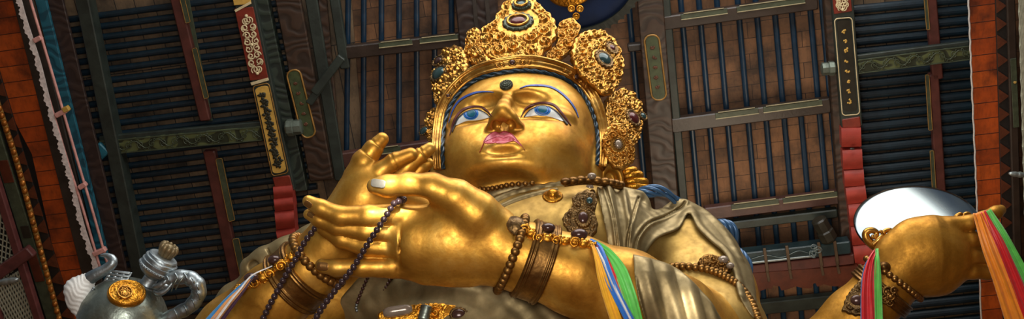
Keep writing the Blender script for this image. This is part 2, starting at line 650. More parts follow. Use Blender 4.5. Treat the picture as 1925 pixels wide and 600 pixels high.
EYE = [
    dict(white=[(921, 221), (912, 212.5), (897, 206), (877.5, 210), (862, 220), (855, 236), (877, 228), (900, 226)],
         lash=[(845, 254), (852, 231), (862, 213), (877.5, 202.5), (900, 200), (914, 206.5), (925, 219)],
         lw=[0.8, 2.6, 3.0, 2.8, 2.4, 2.0, 0.9], iris=(885, 213.5, 14.5, 12), pupil=(886, 213, 8.2, 7),
         inner=[(850, 247), (856, 232), (863, 220), (878, 209.5), (897, 206), (912, 212), (921, 220)], iw=[1.4, 1.5, 1.2, .6],
         low=[(846, 253), (861, 238), (877, 229), (900, 227), (923, 221)],
         brow=[(843, 231), (852.5, 204), (866, 187), (889, 175.5), (908, 172.4), (928, 173.5)], bw=[0.8, 2.0, 2.6, 2.6, 2.0, 0.8]),
    dict(white=[(986, 220), (996, 207), (1011.5, 200), (1031, 200.5), (1046, 210), (1060, 228), (1034.5, 220), (1011.5, 218)],
         lash=[(979, 220), (988.5, 204), (1004, 196), (1023, 193), (1042, 197.5), (1057.5, 214), (1074, 236)],
         lw=[0.9, 2.2, 2.6, 2.8, 3.0, 2.8, 0.8], iris=(1020, 206, 15.5, 12), pupil=(1020, 205, 8.6, 7),
         inner=[(985, 219), (996, 207), (1012, 200), (1031, 200.5), (1046, 209.5), (1059, 224), (1067, 233)], iw=[.6, 1.2, 1.5, 1.6],
         low=[(981, 222), (1011.5, 219), (1034.5, 221), (1060, 229.5), (1073, 236)],
         brow=[(977, 166), (992.4, 161), (1019, 160.5), (1042, 166), (1065, 183), (1080.5, 203), (1088, 221)], bw=[0.8, 2.0, 2.4, 2.5, 2.5, 2.0, 0.8]),
]
LIPS = [(908, 266), (916, 254.5), (929, 248.5), (939, 250.5), (948, 247.5), (962, 252.5), (975, 267), (983, 277), (969, 266.5), (962, 265.5), (946.5, 270), (931, 269), (914, 270)]
LIP_LINE = [(901, 287), (907, 274), (911, 264), (917, 255), (929, 248), (939, 250), (948, 247), (962, 252), (975, 266.5), (987, 282)]
LIP_SPLIT = [(912, 266), (924, 261), (936, 257), (946, 259.5), (956, 257.5), (966, 261), (976, 268)]


def ring_region(c, s=1.0):
    return lambda x, y: (np.hypot((x - c[0]) / (c[2] * s), (y - c[1]) / (c[3] * s)) - 1) * min(c[2], c[3])


def build_face(root):
    for E in EYE:
        W_ = np.array(E['white'])
        lo, hi = box_px(W_[:, 0].min() - 5, W_[:, 1].min() - 5, W_[:, 0].max() + 5, W_[:, 1].max() + 5)
        sm = spline(np.concatenate([W_, W_[:1]]), 60)
        wf = lambda x, y: poly_sdf(x, y, sm)
        e = obj('eye', head_patch(wf, 1.0, lo, hi, 0.9), M['eye_white'], root)
        rr = ring_region(E['iris'])
        obj('iris', head_patch(lambda x, y: np.maximum(rr(x, y), wf(x, y) + 0.3), 1.7, lo, hi, 0.7), M['iris'], e)
        r3 = ring_region(E['iris'], 0.82); r4 = ring_region(E['iris'], 0.66)
        obj('iris_ring', head_patch(lambda x, y: np.maximum(np.maximum(r3(x, y), -r4(x, y)), wf(x, y) + 0.4), 2.1, lo, hi, 0.6), M['iris_ring'], e)
        pp = ring_region(E['pupil'])
        obj('pupil', head_patch(lambda x, y: np.maximum(pp(x, y), wf(x, y) + 0.3), 2.2, lo, hi, 0.7), M['pupil'], e)
        L = spline(E['lash'], 40); lw = np.interp(np.linspace(0, 1, 40), np.linspace(0, 1, len(E['lw'])), E['lw'])
        lo2, hi2 = box_px(L[:, 0].min() - 5, L[:, 1].min() - 5, L[:, 0].max() + 5, L[:, 1].max() + 5)
        obj('eyeline', head_patch(lambda x, y: line_sdf(x, y, L, lw * .72), 1.5, lo2, hi2, 0.8), M['lash'], root)
        Lo = spline(E['inner'], 36)
        iw = np.interp(np.linspace(0, 1, 36), [0, .3, .7, 1], E['iw'])
        obj('inner_eyeline', head_patch(lambda x, y: line_sdf(x, y, Lo, iw), 1.9, lo2, hi2, 0.7), M['liner'], root)
        Bp = spline(E['brow'], 40); bw = np.interp(np.linspace(0, 1, 40), np.linspace(0, 1, len(E['bw'])), E['bw'])
        lo3, hi3 = box_px(Bp[:, 0].min() - 5, Bp[:, 1].min() - 5, Bp[:, 0].max() + 5, Bp[:, 1].max() + 5)
        obj('eyebrow', head_patch(lambda x, y: line_sdf(x, y, Bp, bw * .8), 1.3, lo3, hi3, 0.8), M['brow'], root)
    lo, hi = box_px(895, 242, 992, 292, 60, 200)
    lp = spline(LIPS + LIPS[:1], 70)
    l = obj('lips', head_patch(lambda x, y: poly_sdf(x, y, lp), 0.9, lo, hi, 0.8), M['lip'], root)
    ll = spline(LIP_LINE, 50)
    obj('lip_outline', head_patch(lambda x, y: line_sdf(x, y, ll, np.interp(np.linspace(0, 1, 50), [0, .2, .5, .8, 1], [.4, .9, .8, .9, .4])), 1.5, lo, hi, 0.7), M['lip_line'], l)
    ls = spline(LIP_SPLIT, 40)
    obj('lip_parting', head_patch(lambda x, y: line_sdf(x, y, ls, np.full(40, 0.6)), 1.3, lo, hi, 0.6), M['lip_line'], l)
# ------------------------------------------------------------------ crown, relief panels and jewels
def head_hit(px, py):
    zs = np.arange(200, -220, -2.0)
    p = np.stack([P(px, py, z) for z in zs])
    d = head_sdf(p)
    i = np.argmax(d < 0) if (d < 0).any() else int(np.argmin(d))
    return p[i]


def head_normal(p):
    p = np.atleast_2d(p); e = 1.0
    d = head_sdf(p)
    return nrm(np.stack([head_sdf(p + np.eye(3)[i] * e) - d for i in range(3)], 1))


def on_plane(px, py, c, n):
    """where the sight line through a pixel meets the plane (c, n)"""
    px, py = np.asarray(px, float), np.asarray(py, float)
    o = np.array([0, 0, F])
    d = np.stack([px - CX, CY - py, np.full(px.shape, -F)], -1)
    t = ((c - o) @ n) / (d @ n)
    return o + d * t[..., None]


def curls(poly, seed, sizes, tries=2500):
    """pack circles of falling size inside a polygon"""
    r_ = np.random.default_rng(seed)
    lo, hi = poly.min(0), poly.max(0)
    c = r_.uniform(lo, hi, (tries, 2))
    dist = -poly_sdf(c[:, 0], c[:, 1], poly)
    k = dist > 1.0
    c, dist = c[k], dist[k]
    X = np.zeros((0, 2)); S = np.zeros(0); out = []
    for s in sizes:
        for i in np.nonzero(dist > s * 0.75)[0]:
            x, y = c[i]
            if len(S) and (((X[:, 0] - x) ** 2 + (X[:, 1] - y) ** 2) < (0.86 * (s + S)) ** 2).any(): continue
            X = np.vstack([X, c[i]]); S = np.append(S, s)
            out.append((x, y, s, r_.choice([-1, 1]), r_.uniform(0, 6.28)))
    return out


def relief(outline, zc, n, thick=10, seed=1, sizes=(13, 10, 7.5, 5.5, 4, 2.8), gems=(), amp=0.74, nr=62, nth=280, dome=6.0, rim=2.5, scallop=0.025, fine=(3.4, 2.6, 2.0)):
    """a carved gilt panel: closed mesh; returns mesh and its frame"""
    out = np.asarray(outline, float)
    cpx = out.mean(0)
    c = P(cpx[0], cpx[1], zc)
    n = nrm(n)
    u = nrm(np.cross(np.array([0, 1.0, 0]), n)); v = np.cross(n, u)
    sm = spline(np.concatenate([out, out[:1]]), 160)[:-1]
    q = on_plane(sm[:, 0], sm[:, 1], c, n) - c
    ox, oy = q @ u, q @ v
    # polar outline
    ang = np.arctan2(oy, ox); rad = np.hypot(ox, oy)
    o = np.argsort(ang)
    th = np.linspace(-np.pi, np.pi, nth, endpoint=False)
    R = np.interp(th, ang[o], rad[o], period=2 * np.pi)
    R = R * (1 + scallop * np.sin(th * 19))
    poly = np.stack([R * np.cos(th), R * np.sin(th)], 1)
    gl = []
    for g in gems:
        gp = on_plane(g[0], g[1], c, n) - c
        gl.append((gp @ u, gp @ v, g[2]))
    cs = curls(poly[::2], seed, sizes)
    t = np.linspace(0, 1, nr) ** 0.8
    X = t[:, None] * poly[None, :, 0]; Y = t[:, None] * poly[None, :, 1]
    Hh = dome * (1 - t[:, None] ** 2) + 0 * X
    edge = (1 - t)[:, None] * R[None]
    acc = np.zeros_like(X)
    for x, y, s, sg, ph in cs:
        mk = (np.abs(X - x) < s) & (np.abs(Y - y) < s)
        dx, dy = X[mk] - x, Y[mk] - y
        r = np.hypot(dx, dy) / s
        a = np.arctan2(dy, dx) * sg + ph
        base_ = np.sqrt(np.clip(1 - r * r, 0, 1))
        if s > 3.2:
            hgt = s * amp * base_ ** .6 * (0.5 + 0.45 * np.exp(-(r / .27) ** 2) + 0.36 * np.clip(r / .35, 0, 1) * np.cos(2 * np.pi * r * 1.55 - a))
        else:
            hgt = s * amp * base_
        acc[mk] = np.maximum(acc[mk], hgt)
    for x, y, s, sg, ph in curls(poly[::2], seed + 500, fine, 6000):      # small beads and tendrils over everything
        mk = (np.abs(X - x) < s) & (np.abs(Y - y) < s)
        r = np.hypot(X[mk] - x, Y[mk] - y) / s
        acc[mk] += s * .28 * np.sqrt(np.clip(1 - r * r, 0, 1))
    acc = np.maximum(acc, rim * np.clip(1 - np.abs(edge - 3.0) / 3.0, 0, 1) ** 0.5)
    for x, y, s in gl:
        r = np.hypot(X - x, Y - y) / (s * 1.25)
        acc = np.where(r < 1, np.minimum(acc, 1.0), acc)
    top = c + X[..., None] * u + Y[..., None] * v + (Hh + acc)[..., None] * n
    top[-1] = c + X[-1][:, None] * u + Y[-1][:, None] * v - 2 * n
    back = c + (X[-1] * 0.97)[:, None] * u + (Y[-1] * 0.97)[:, None] * v - thick * n
    vs = np.concatenate([top[0].mean(0)[None], top[1:].reshape(-1, 3), back, (c - thick * n)[None]])
    f = []
    k = nth
    for j in range(k):
        j2 = (j + 1) % k
        f.append((0, 1 + j, 1 + j2))
        for i in range(nr - 1):
            b = 1 + i * k
            f.append((b + j, b + k + j, b + k + j2, b + j2))
        f.append((1 + (nr - 1) * k + j, len(vs) - 1, 1 + (nr - 1) * k + j2))
    return (vs, f), (c, u, v, n, dome)


def gem(parent, c, u, v, n, ru, rv, mat, setting=None, lift=3.0, hgt=0.6, beads=14, name='gem'):
    """cabochon in a beaded setting; setting = (ru, rv, material)"""
    R = np.stack([u, v, n], 1)
    if setting:
        a = np.linspace(0, 2 * np.pi, 40, endpoint=False)
        su, sv, sm = setting
        path = c + n * lift + np.cos(a)[:, None] * u * (su * .8) + np.sin(a)[:, None] * v * (sv * .8)
        parts = [ball(c + n * (lift - 2), (su, sv, min(su, sv) * .3), R, 24, 8)]
        parts.append(tube(path, min(su, sv) * .17, 8, closed=True))
        for i in range(beads):
            t = 2 * math.pi * i / beads
            parts.append(ball(c + n * (lift + 1.0) + math.cos(t) * u * su * .88 + math.sin(t) * v * sv * .88, min(su, sv) * .15, None, 8, 5))
        s = obj('gem_setting', join(*parts), sm, parent)
    g = obj(name, ball(c + n * (lift + 0.5), (ru, rv, min(ru, rv) * hgt), R, 24, 14), mat, parent)
    return g


def plane_scale(px, py, c, n, u, v):
    """plane radii that look like one photo pixel along u and v"""
    p0 = on_plane(px, py, c, n)
    a = proj(p0 + u); b = proj(p0 + v); o = proj(p0)
    return 1 / (math.hypot(a[0] - o[0], a[1] - o[1]) + 1e-6), 1 / (math.hypot(b[0] - o[0], b[1] - o[1]) + 1e-6)


PANELS = [
    ('crown_crest', [(922, 112), (905, 88), (904, 65), (910, 50), (925, 42), (935, 25), (950, 8), (965, -2), (985, -9), (1005, -1), (1020, 15), (1038, 30), (1046, 50), (1044, 68), (1035, 85), (1021, 98), (1015, 108), (990, 107), (965, 110), (945, 113)],
     -44, (0, 0.0), 3, (15, 12, 9, 6.5, 4.8, 3.4), [(981, 14, 19, 10, 'gem_teal', 10, 5.5), (975, 47, 30, 17, 'gem_wine', 17, 9)]),
    ('crown_scroll', [(875, 82), (880, 60), (893, 53), (904, 58), (906, 80), (912, 100), (922, 114), (895, 123), (882, 119), (875, 100)],
     -48, (-28, 0), 5, (12, 9, 7, 5, 3.6), []),
    ('crown_scroll', [(1050, 45), (1065, 35), (1080, 37), (1091, 50), (1088, 65), (1080, 75), (1077, 92), (1066, 102), (1050, 115), (1030, 114), (1022, 106), (1037, 95), (1046, 80), (1046, 60)],
     -48, (22, 0), 6, (12, 9, 7, 5, 3.6), []),
    ('crown_panel', [(1080, 75), (1090, 65), (1110, 57), (1135, 60), (1155, 75), (1167, 95), (1173, 120), (1170, 145), (1157, 168), (1141, 179), (1125, 170), (1110, 155), (1092, 140), (1080, 120), (1075, 100)],
     -30, (36, 0), 7, (13, 10.5, 8, 6, 4.4, 3.2), [(1132, 116, 16, 20, 'gem_teal', 10.5, 12.5), (1147, 95, 11, 14, 'gem_wine', 5, 6)]),
    ('crown_panel', [(1137, 197), (1145, 180), (1165, 167), (1185, 172), (1200, 187), (1210, 215), (1206, 245), (1195, 272), (1178, 284), (1158, 270), (1143, 240), (1138, 218)],
     -22, (48, 0), 8, (9, 7.5, 6, 4.6, 3.4), [(1185, 226, 12, 18, 'gem_wine', 8, 12), (1204, 222, 7, 9, 'gem_teal', 4, 6)]),
    ('earring_rosette', [(1133, 262), (1142, 240), (1160, 231), (1176, 240), (1184, 258), (1194, 276), (1193, 300), (1180, 314), (1162, 318), (1146, 306), (1136, 286)],
     76, (26, 0), 9, (9, 7, 5, 4, 3), [(1160, 274, 9, 11, 'gem_grey', 6, 8)]),
    ('crown_panel', [(820, 125), (830, 100), (850, 87), (867, 90), (876, 110), (875, 135), (866, 155), (855, 175), (843, 200), (827, 207), (817, 190), (815, 165), (814, 145)],
     -42, (-42, 0), 10, (12, 9.5, 7.5, 5.5, 4, 3), [(831, 142, 15, 18, 'gem_teal', 10, 13), (829, 118, 10, 12, 'gem_brown', 6, 7), (846, 181, 7, 8, 'gem_brown', 4, 5)]),
    ('crown_panel', [(800, 225), (810, 207), (822, 203), (831, 215), (834, 240), (829, 265), (816, 271), (803, 262)],
     -8, (-42, 0), 11, (9, 7, 5, 4, 3), [(803, 250, 8, 10, 'gem_teal', 6, 8)]),
    ('earring_rosette', [(808, 275), (822, 268), (832, 280), (833, 300), (831, 325), (819, 328), (808, 316), (805, 295)],
     14, (-40, 0), 12, (8, 6, 5, 4, 3), []),
]
BRAID = [(836, 318), (835, 280), (838, 245), (846, 208), (868, 175), (897, 153), (935, 141.5), (981, 136), (1019, 139), (1057, 150), (1084, 169), (1102, 194), (1114, 223), (1120, 254), (1122, 285), (1121, 312)]


def build_crown(root):
    for name, out, zc, (al, _), seed, sizes, gems in PANELS:
        a = math.radians(al)
        n = HA @ np.array([math.sin(a), 0.0, math.cos(a)])
        if name == 'earring_rosette': n = nrm(n + np.array([0, -0.2, 0.5]))
        mesh, (c, u, v, n, dome) = relief(out, zc, n, seed=seed, sizes=sizes, gems=[(g[0], g[1], max(g[2], g[3]) * 1.1) for g in gems])
        p = obj(name, mesh, M['gold_bright'], root)
        for gx, gy, sx, sy, mat, rx, ry in gems:
            g0 = on_plane(gx, gy, c, n)
            ku, kv = plane_scale(gx, gy, c, n, u, v)
            gem(p, g0, u, v, n, rx * ku, ry * kv, M[mat], (sx * ku, sy * kv, M['gem_teal_dark' if name == 'crown_crest' else 'bronze_dark']), lift=dome + 1.5)
            if name == 'crown_crest':
                an = np.linspace(0, 2 * np.pi, 40, endpoint=False)
                obj('gem_ring', tube(g0 + n * (dome + 7) + np.cos(an)[:, None] * u * rx * ku * 1.12 + np.sin(an)[:, None] * v * ry * kv * 1.12, 2.6, 8, closed=True), M['gold_bright'], p)
    # band and braid along the hairline
    pts = np.array([head_hit(*q) for q in BRAID])
    N = head_normal(pts)
    path = spline(pts, 150); Nn = nrm(spline(N, 150))
    path = path + Nn * 3.0
    T = nrm(np.gradient(path, axis=0))
    side = np.cross(T, np.array([0, 0, 1.0])); side = nrm(side - T * (side * T).sum(1, keepdims=True))
    ctr = P(975, 240, 0)
    side = np.where(((path - ctr) * side).sum(1, keepdims=True) < 0, -side, side)
    side = nrm(side + np.array([0, 0, -0.35])); side = nrm(side - T * (side * T).sum(1, keepdims=True))
    up = np.cross(T, side); up = np.where(up[:, 2:] < 0, -up, up)
    s = np.linspace(0, 1, 150)
    wid = np.interp(s, [0, .25, .5, .75, 1], [0.62, 0.9, 1.1, 0.9, 0.6])[:, None]
    prof = [(3, -12), (3, 3), (6, 6), (8.5, 5), (10, 3.2), (13, 4.6), (17, 4.6), (19.5, 3.2), (21, 6), (24, 8), (27, 6), (28, 2), (28, -12)]
    b = obj('crown_band', sweep(path, side * wid, up, prof), M['gold_bright'], root)
    dense = []
    s2 = np.linspace(0, 1, 900); pa = spline(pts + N * 3, 900); sd = nrm(spline(side[::10], 900)); u2 = nrm(spline(up[::10], 900))
    for k in range(2):
        ph = s2 * 2 * np.pi * 17 + k * np.pi
        dense.append(tube(pa + sd * np.cos(ph)[:, None] * 1.9 + u2 * (np.sin(ph)[:, None] * 1.9 + 1.0), 2.7, 8))
    obj('hair_braid', join(*dense), M['braid_blue'], root)
    # bosses along the band
    for bx, by, r, mat in [(963, 121, 6.5, 'gem_brown'), (946, 123, 5, 'gold_bright'), (983, 121, 5, 'gold_bright'), (934, 126, 3.5, 'gold_bright'), (996, 121, 3.5, 'gold_bright'),
                           (1062, 128, 3.5, 'gold_bright'), (1073, 133, 4.5, 'gold_bright'), (1084, 141, 6, 'gem_brown'), (1094, 153, 4.5, 'gold_bright'), (1101, 163, 3.2, 'gold_bright'),
                           (848, 184, 4.5, 'gem_brown'), (859, 168, 4.2, 'gold_bright'), (869, 158, 3.5, 'gold_bright')]:
        i = int(np.argmin([math.hypot(*(np.array(proj(path[j] + side[j] * wid[j] * 15)) - (bx, by))) for j in range(150)]))
        c = path[i] + side[i] * wid[i] * 15 + up[i] * 4
        gem(b, c, T[i], side[i], up[i], r * .8, r * .8, M[mat], (r * 1.25, r * 1.25, M['gold_bright']), lift=0.5, beads=0)
    # the mark on the brow
    c = head_hit(952, 161); n = head_normal(c)[0]
    u = nrm(np.cross(np.array([0, 1., 0]), n)); v = np.cross(n, u)
    ku, kv = plane_scale(952, 161, c, n, u, v)
    parts = [ball(c, (12.5 * ku, 8.8 * kv, 7), np.stack([u, v, n], 1), 28, 10)]
    for ring, cnt in ((0.0, 1), (0.36, 8), (0.62, 14), (0.86, 20)):
        for i in range(cnt):
            t = 2 * math.pi * i / cnt
            h = 7 * math.sqrt(max(0, 1 - ring * ring))
            parts.append(ball(c + u * 12.5 * ku * ring * math.cos(t) + v * 8.8 * kv * ring * math.sin(t) + n * h, 1.7, None, 8, 5))
    obj('forehead_mark', join(*parts), M['gem_teal_dark'], root)
# ------------------------------------------------------------------ torso, arms and hands
def Q(*a): return [PR(*q) for q in a]


FWD, UPV = HA[:, 2], HA[:, 1]
# the statue's own frame: up is world up
WU = CAMR.T @ np.array([0, 0, 1.0])
WF = CAMR.T @ np.array([0, -1.0, 0])
WR = np.cross(WU, WF)
BF = np.stack([WR, WU, WF], 1)

ARM_A = Q((1330, 680, 250, 100), (1260, 610, 290, 92), (1175, 555, 318, 82), (1080, 517, 336, 71), (1000, 489, 342, 63), (950, 475, 344, 62))
PALM_A = Q((950, 475, 344, 60), (905, 462, 346, 68), (850, 458, 348, 72), (795, 456, 348, 66))
ARM_B = Q((385, 715, 190, 92), (448, 632, 230, 78), (515, 562, 255, 65), (578, 508, 268, 55), (620, 465, 274, 51))
PALM_B = Q((620, 465, 274, 52), (655, 420, 278, 54), (682, 378, 280, 52), (694, 348, 282, 47))


def hand_a(p):
    q = p.copy()
    zc = 345.0
    s = 1.35                                   # the hand is flatter than it is tall
    q[:, 2] = (q[:, 2] - zc) * s + zc
    fl = lambda L: [(np.array([a[0], a[1], (a[2] - zc) * s + zc]), r) for a, r in L]
    d = chain(q, fl(PALM_A), 20)
    d = smin(d, chain(q, fl(Q((880, 512, 344, 24), (800, 508, 346, 26), (750, 498, 346, 22)))), 16)
    # index, middle, ring, little
    k = 5
    d1 = chain(p, Q((800, 410, 352, 26), (752, 405, 356, 22.5), (692, 407, 360, 21.5), (640, 407, 360, 19.5), (603, 391, 358, 16), (580, 378.5, 356, 11.5)), k)
    d2 = chain(p, Q((800, 440, 350, 24), (745, 437, 354, 20.5), (688, 436, 356, 19.5), (635, 426, 354, 17.5), (600, 413, 350, 14), (580, 403, 347, 10)), k)
    d3 = chain(p, Q((800, 470, 348, 24), (742, 468, 350, 20), (690, 464, 352, 19), (642, 450, 348, 17), (608, 430, 343, 13)), k)
    d4 = chain(p, Q((800, 500, 344, 22), (738, 503, 350, 20), (680, 503, 352, 18.5), (632, 503, 352, 16.5), (606, 500, 352, 14)), k)
    fing = np.minimum(np.minimum(d1, d2), np.minimum(d3, d4))
    d = smin(d, fing, 7)
    # thumb
    t = Q((925, 430, 356, 44), (893, 402, 368, 42), (858, 373, 376, 33), (812, 353, 380, 25.5), (768, 348, 380, 21), (728, 350, 378, 18.5), (704, 350, 376, 14.5))
    d = smin(d, chain(p, t, 14), 20)
    d = smax(d, -ell(p, P(776, 378, 385), (24, 6.5, 60)), 7)
    # crease of the palm
    d = smax(d, -chain(p, Q((752, 420, 378, 1.4), (752, 470, 376, 1.4), (748, 512, 368, 1.2))), 6)
    return d


def hand_b(p):
    d = chain(p, PALM_B, 16)
    d = smin(d, chain(p, Q((694, 365, 280, 44), (745, 382, 272, 42), (800, 400, 268, 36))), 24)
    i1 = chain(p, Q((676, 330, 286, 29), (684, 305, 288, 23), (702, 280, 286, 17.5), (718, 262, 284, 13)), 5)
    i2 = chain(p, Q((708, 345, 290, 24), (716, 321, 300, 17), (742, 303, 304, 16), (772, 291, 304, 13.5)), 5)
    i3 = chain(p, Q((735, 350, 284, 22), (768, 312, 278, 15), (792, 291, 276, 14), (808, 279, 274, 11.5)), 5)
    i4 = chain(p, Q((760, 352, 270, 20), (790, 318, 268, 13), (806, 307, 266, 10)), 5)
    d = smin(d, np.minimum(np.minimum(i1, i2), np.minimum(i3, i4)), 7)
    # finger creases
    for (x, y, z, r, dx, dy) in ((710, 271, 285, 15, 1, 1.3), (694, 291, 287, 19, 1, 1.3), (742, 303, 304, 16, 1, .5), (797, 288, 275, 13, 1, .8)):
        ax = nrm(np.array([dx, dy, 0.])); qq = p - P(x, y, z); t = qq @ ax
        rr = np.linalg.norm(qq - t[:, None] * ax, axis=1)
        d = smax(d, -(np.hypot(t, rr - r * .93) - 1.0), 3)
    return d


def torso(p):
    d = ell(p, P(1010, 482, 140), (205, 150, 118), BF)
    d = smin(d, ell(p, P(930, 640, 205), (190, 170, 112), BF), 60)
    d = smin(d, ell(p, P(870, 740, 265), (215, 150, 112), BF), 50)
    d = smin(d, chain(p, Q((1080, 480, 110, 90), (1285, 505, 70, 98))), 50)
    d = smin(d, chain(p, Q((900, 490, 110, 90), (640, 540, 80, 92))), 50)
    # pectoral
    d = smin(d, ell(p, P(1050, 436, 196), (95, 60, 30), BF), 40)
    return d


ARM_U = Q((1285, 505, 70, 104), (1320, 560, 140, 98), (1342, 640, 220, 100), (1330, 680, 250, 100))
ARM_UB = Q((630, 540, 80, 90), (540, 620, 130, 88), (440, 710, 185, 90), (385, 715, 190, 92))
BODY = [
    (head_sdf, HEAD_LO, HEAD_HI, 10),
    (hand_a, P(550, 560, 0) + [0, -20, 240], P(1000, 310, 0) + [-60, 10, 430], 16),
    (hand_b, P(580, 560, 0) + [0, 0, 190], P(840, 235, 0) + [10, 10, 350], 9),
    (lambda p: chain(p, ARM_A, 24), P(880, 720, 0) + [-20, -90, 140], P(1450, 380, 0) + [0, 0, 420], 16),
    (lambda p: chain(p, ARM_B, 20), P(280, 720, 0) + [-60, -90, 80], P(700, 380, 0) + [0, 0, 340], 14),
    (torso, P(540, 760, 0) + [0, -40, -130], P(1400, 330, 0) + [0, 30, 390], 20),
    (lambda p: chain(p, ARM_U, 24), P(1170, 720, 0) + [0, -70, -120], P(1450, 380, 0) + [0, 10, 360], 20),
    (lambda p: chain(p, ARM_UB, 24), P(280, 720, 0) + [-60, -90, -100], P(740, 430, 0) + [0, 0, 300], 20),
]


def united(subs, only=None):
    B = [(f, np.minimum(lo, hi) - 25, np.maximum(lo, hi) + 25, k) for f, lo, hi, k in subs]
    def fn(p):
        d = np.full(len(p), 60.0)
        for f, lo, hi, k in B:
            m = ((p > lo) & (p < hi)).all(1)
            if not m.any(): continue
            d[m] = smin(d[m], np.minimum(f(p[m]), 60), k)
        return d
    return fn


body_sdf = united(BODY)


def shell(base, region, off, lo, hi, h, under=6.0, polish=0, k=None):
    """a layer of thickness off on a base form, bounded by a 3-D region"""
    def fn(p):
        d = base(p)
        a = np.maximum(d - off, -(d + under))
        r = region(p)
        return np.maximum(a, r) if k is None else smax(a, r, k)
    return grow(fn, lo, hi, h, polish=polish)


def bounds(pts, pad):
    c = np.array(pts); return c.min(0) - pad, c.max(0) + pad


def limb_ring(chainpts, i, t):
    """centre, axis and radius on a limb"""
    (a, ra), (b, rb) = chainpts[i], chainpts[i + 1]
    return a + (b - a) * t, nrm(b - a), ra + (rb - ra) * t


def cuff(name, parent, base, c, ax, r, half, off, mat, h=1.3, edges=True):
    lo, hi = c - r - 30, c + r + 30
    reg = lambda p: np.abs((p - c) @ ax) - half
    def off_fn(p):
        d = base(p); t = np.abs((p - c) @ ax)
        o = off + (2.4 * np.exp(-((t - half + 3.2) / 2.0) ** 2) + 1.6 * np.exp(-((t - half + 9) / 1.6) ** 2) if edges else 0)
        return np.maximum(np.maximum(d - o, -(d + 5)), np.maximum(t - half, np.linalg.norm(p - c, axis=1) - r - 22))
    return obj(name, grow(off_fn, lo, hi, h, polish=1), mat, parent)


def ray_limb(base, c, ax, r, n, off, arc=None, tilt=None):
    """n points evenly round a limb on its surface"""
    u = nrm(np.cross(ax, np.array([0.1, 0.2, 1.0]))); w = np.cross(ax, u)
    out = []
    for i in range(n):
        a = 2 * math.pi * i / n
        d = u * math.cos(a) + w * math.sin(a)
        ts = np.linspace(r * .5, r * 1.5, 80)
        v = base(c + ts[:, None] * d)
        j = np.argmax(v > 0)
        out.append((c + d * (ts[j] + off), d))
    return out


def bead_mesh(r, name='bead_shape', nu=16, nv=10):
    v, f = ball((0, 0, 0), r * S0, None, nu, nv)
    me = mesh_data(name, v, f)
    return me


def bracelet(name, parent, base, c, ax, r, n, br, mat, off=2):
    pts = ray_limb(base, c, ax, r, n, off)
    path = np.array([q[0] for q in pts])
    o = obj(name, tube(path, 2.0, 8, closed=True), mat, parent)
    me = bead_mesh(br); me.materials.append(mat)
    for q, _ in pts:
        shared('bead', me, q, o)
    return o


def build_body(root, h):
    lo = np.min([np.minimum(b[1], b[2]) for b in BODY], 0); hi = np.max([np.maximum(b[1], b[2]) for b in BODY], 0)
    lo = np.maximum(lo, [-720, -440, -270]); hi = np.minimum(hi, [520, 300, 430])
    obj('body', grow(body_sdf, lo, hi, h), M['gold'], root)
# ------------------------------------------------------------------ robe, jewellery and the raised arm
def robe_base(p):
    """body under the robe"""
    return body_robe(p)


body_robe = united([BODY[5], BODY[6], BODY[7]])


def surf_pt(base, px, py, z0=430, z1=-260):
    zs = np.arange(z0, z1, -3.0)
    p = np.stack([P(px, py, z) for z in zs]); d = base(p)
    i = int(np.argmax(d < 0)) if (d < 0).any() else int(np.argmin(d))
    if i and d[i] < 0:
        t = d[i - 1] / (d[i - 1] - d[i]); return p[i - 1] + (p[i] - p[i - 1]) * t
    return p[i]


def grad(base, c):
    d = base(c[None])
    return nrm(np.array([float((base((c + np.eye(3)[i] * 2)[None]) - d)[0]) for i in range(3)]))


def surf_line(base, pts, n, lift=0.0):
    s = spline(pts, n)
    return np.array([surf_pt(base, x, y) + np.array([0, 0, lift]) for x, y in s])


def folds(p, lines, k):
    d = None
    for L in lines:
        e = chain(p, L, 8)
        d = e if d is None else smin(d, e, k)
    return d


# outline (in the photo) of the robe on the statue's left shoulder
ROBE_R = [(1122, 352), (1140, 346), (1175, 352), (1215, 360), (1260, 366), (1310, 382), (1360, 420), (1400, 470), (1420, 540), (1420, 600), (1390, 560), (1378, 512),
          (1362, 478), (1336, 455), (1311, 430), (1295, 402), (1276, 431), (1236, 449), (1213, 480), (1195, 520), (1150, 500), (1140, 440)]


def robe_right(p):
    px, py = proj(p)
    b = body_robe(p)
    ridge = folds(p, RIDGES, 10)
    w = np.clip((1206 - px) / 20, 0, 1)
    u = (px - .16 * (py - 400) - 1108) / 27.0
    fr = u - np.floor(u)
    d = smin(b - 5 - w * 11 * np.sin(np.pi * np.clip(fr, 0, 1) ** 2.0), ridge, 7)
    for L, dep, wd in GROOVES:
        e = line_sdf(px, py, L, np.zeros(len(L)))
        d = d + dep * np.exp(-(e / wd) ** 2) - dep * .7 * np.exp(-((e - wd * 2.6) / (wd * 1.6)) ** 2)
    d = np.maximum(d, -(b + 7))
    return smax(d, poly_sdf(px, py, ROBE_R_S), 5)


ROBE_R_S = spline(ROBE_R + ROBE_R[:1], 90)


def ridge(base, pts, r0, r1, n=9, sink=2):
    L = surf_line(base, pts, n)
    return [(L[i] - np.array([0, 0, sink]), r0 + (r1 - r0) * i / (n - 1)) for i in range(n)]


RIDGES, GROOVES = [], []


def sleeve(p):
    """the sleeve gathered on the forearm"""
    px, py = proj(p)
    b = chain(p, ARM_A, 24)
    u = (px - 1186 - .26 * (py - 480)) / 37.0
    fr = u - np.floor(u)
    d = b - 6 - 9 * np.sin(np.pi * np.clip(fr, 0, 1) ** 1.6) * np.clip((py - 470) / 40, .25, 1)
    d = np.maximum(d, -(b + 8))
    return smax(d, poly_sdf(px, py, SLEEVE_O), 4)


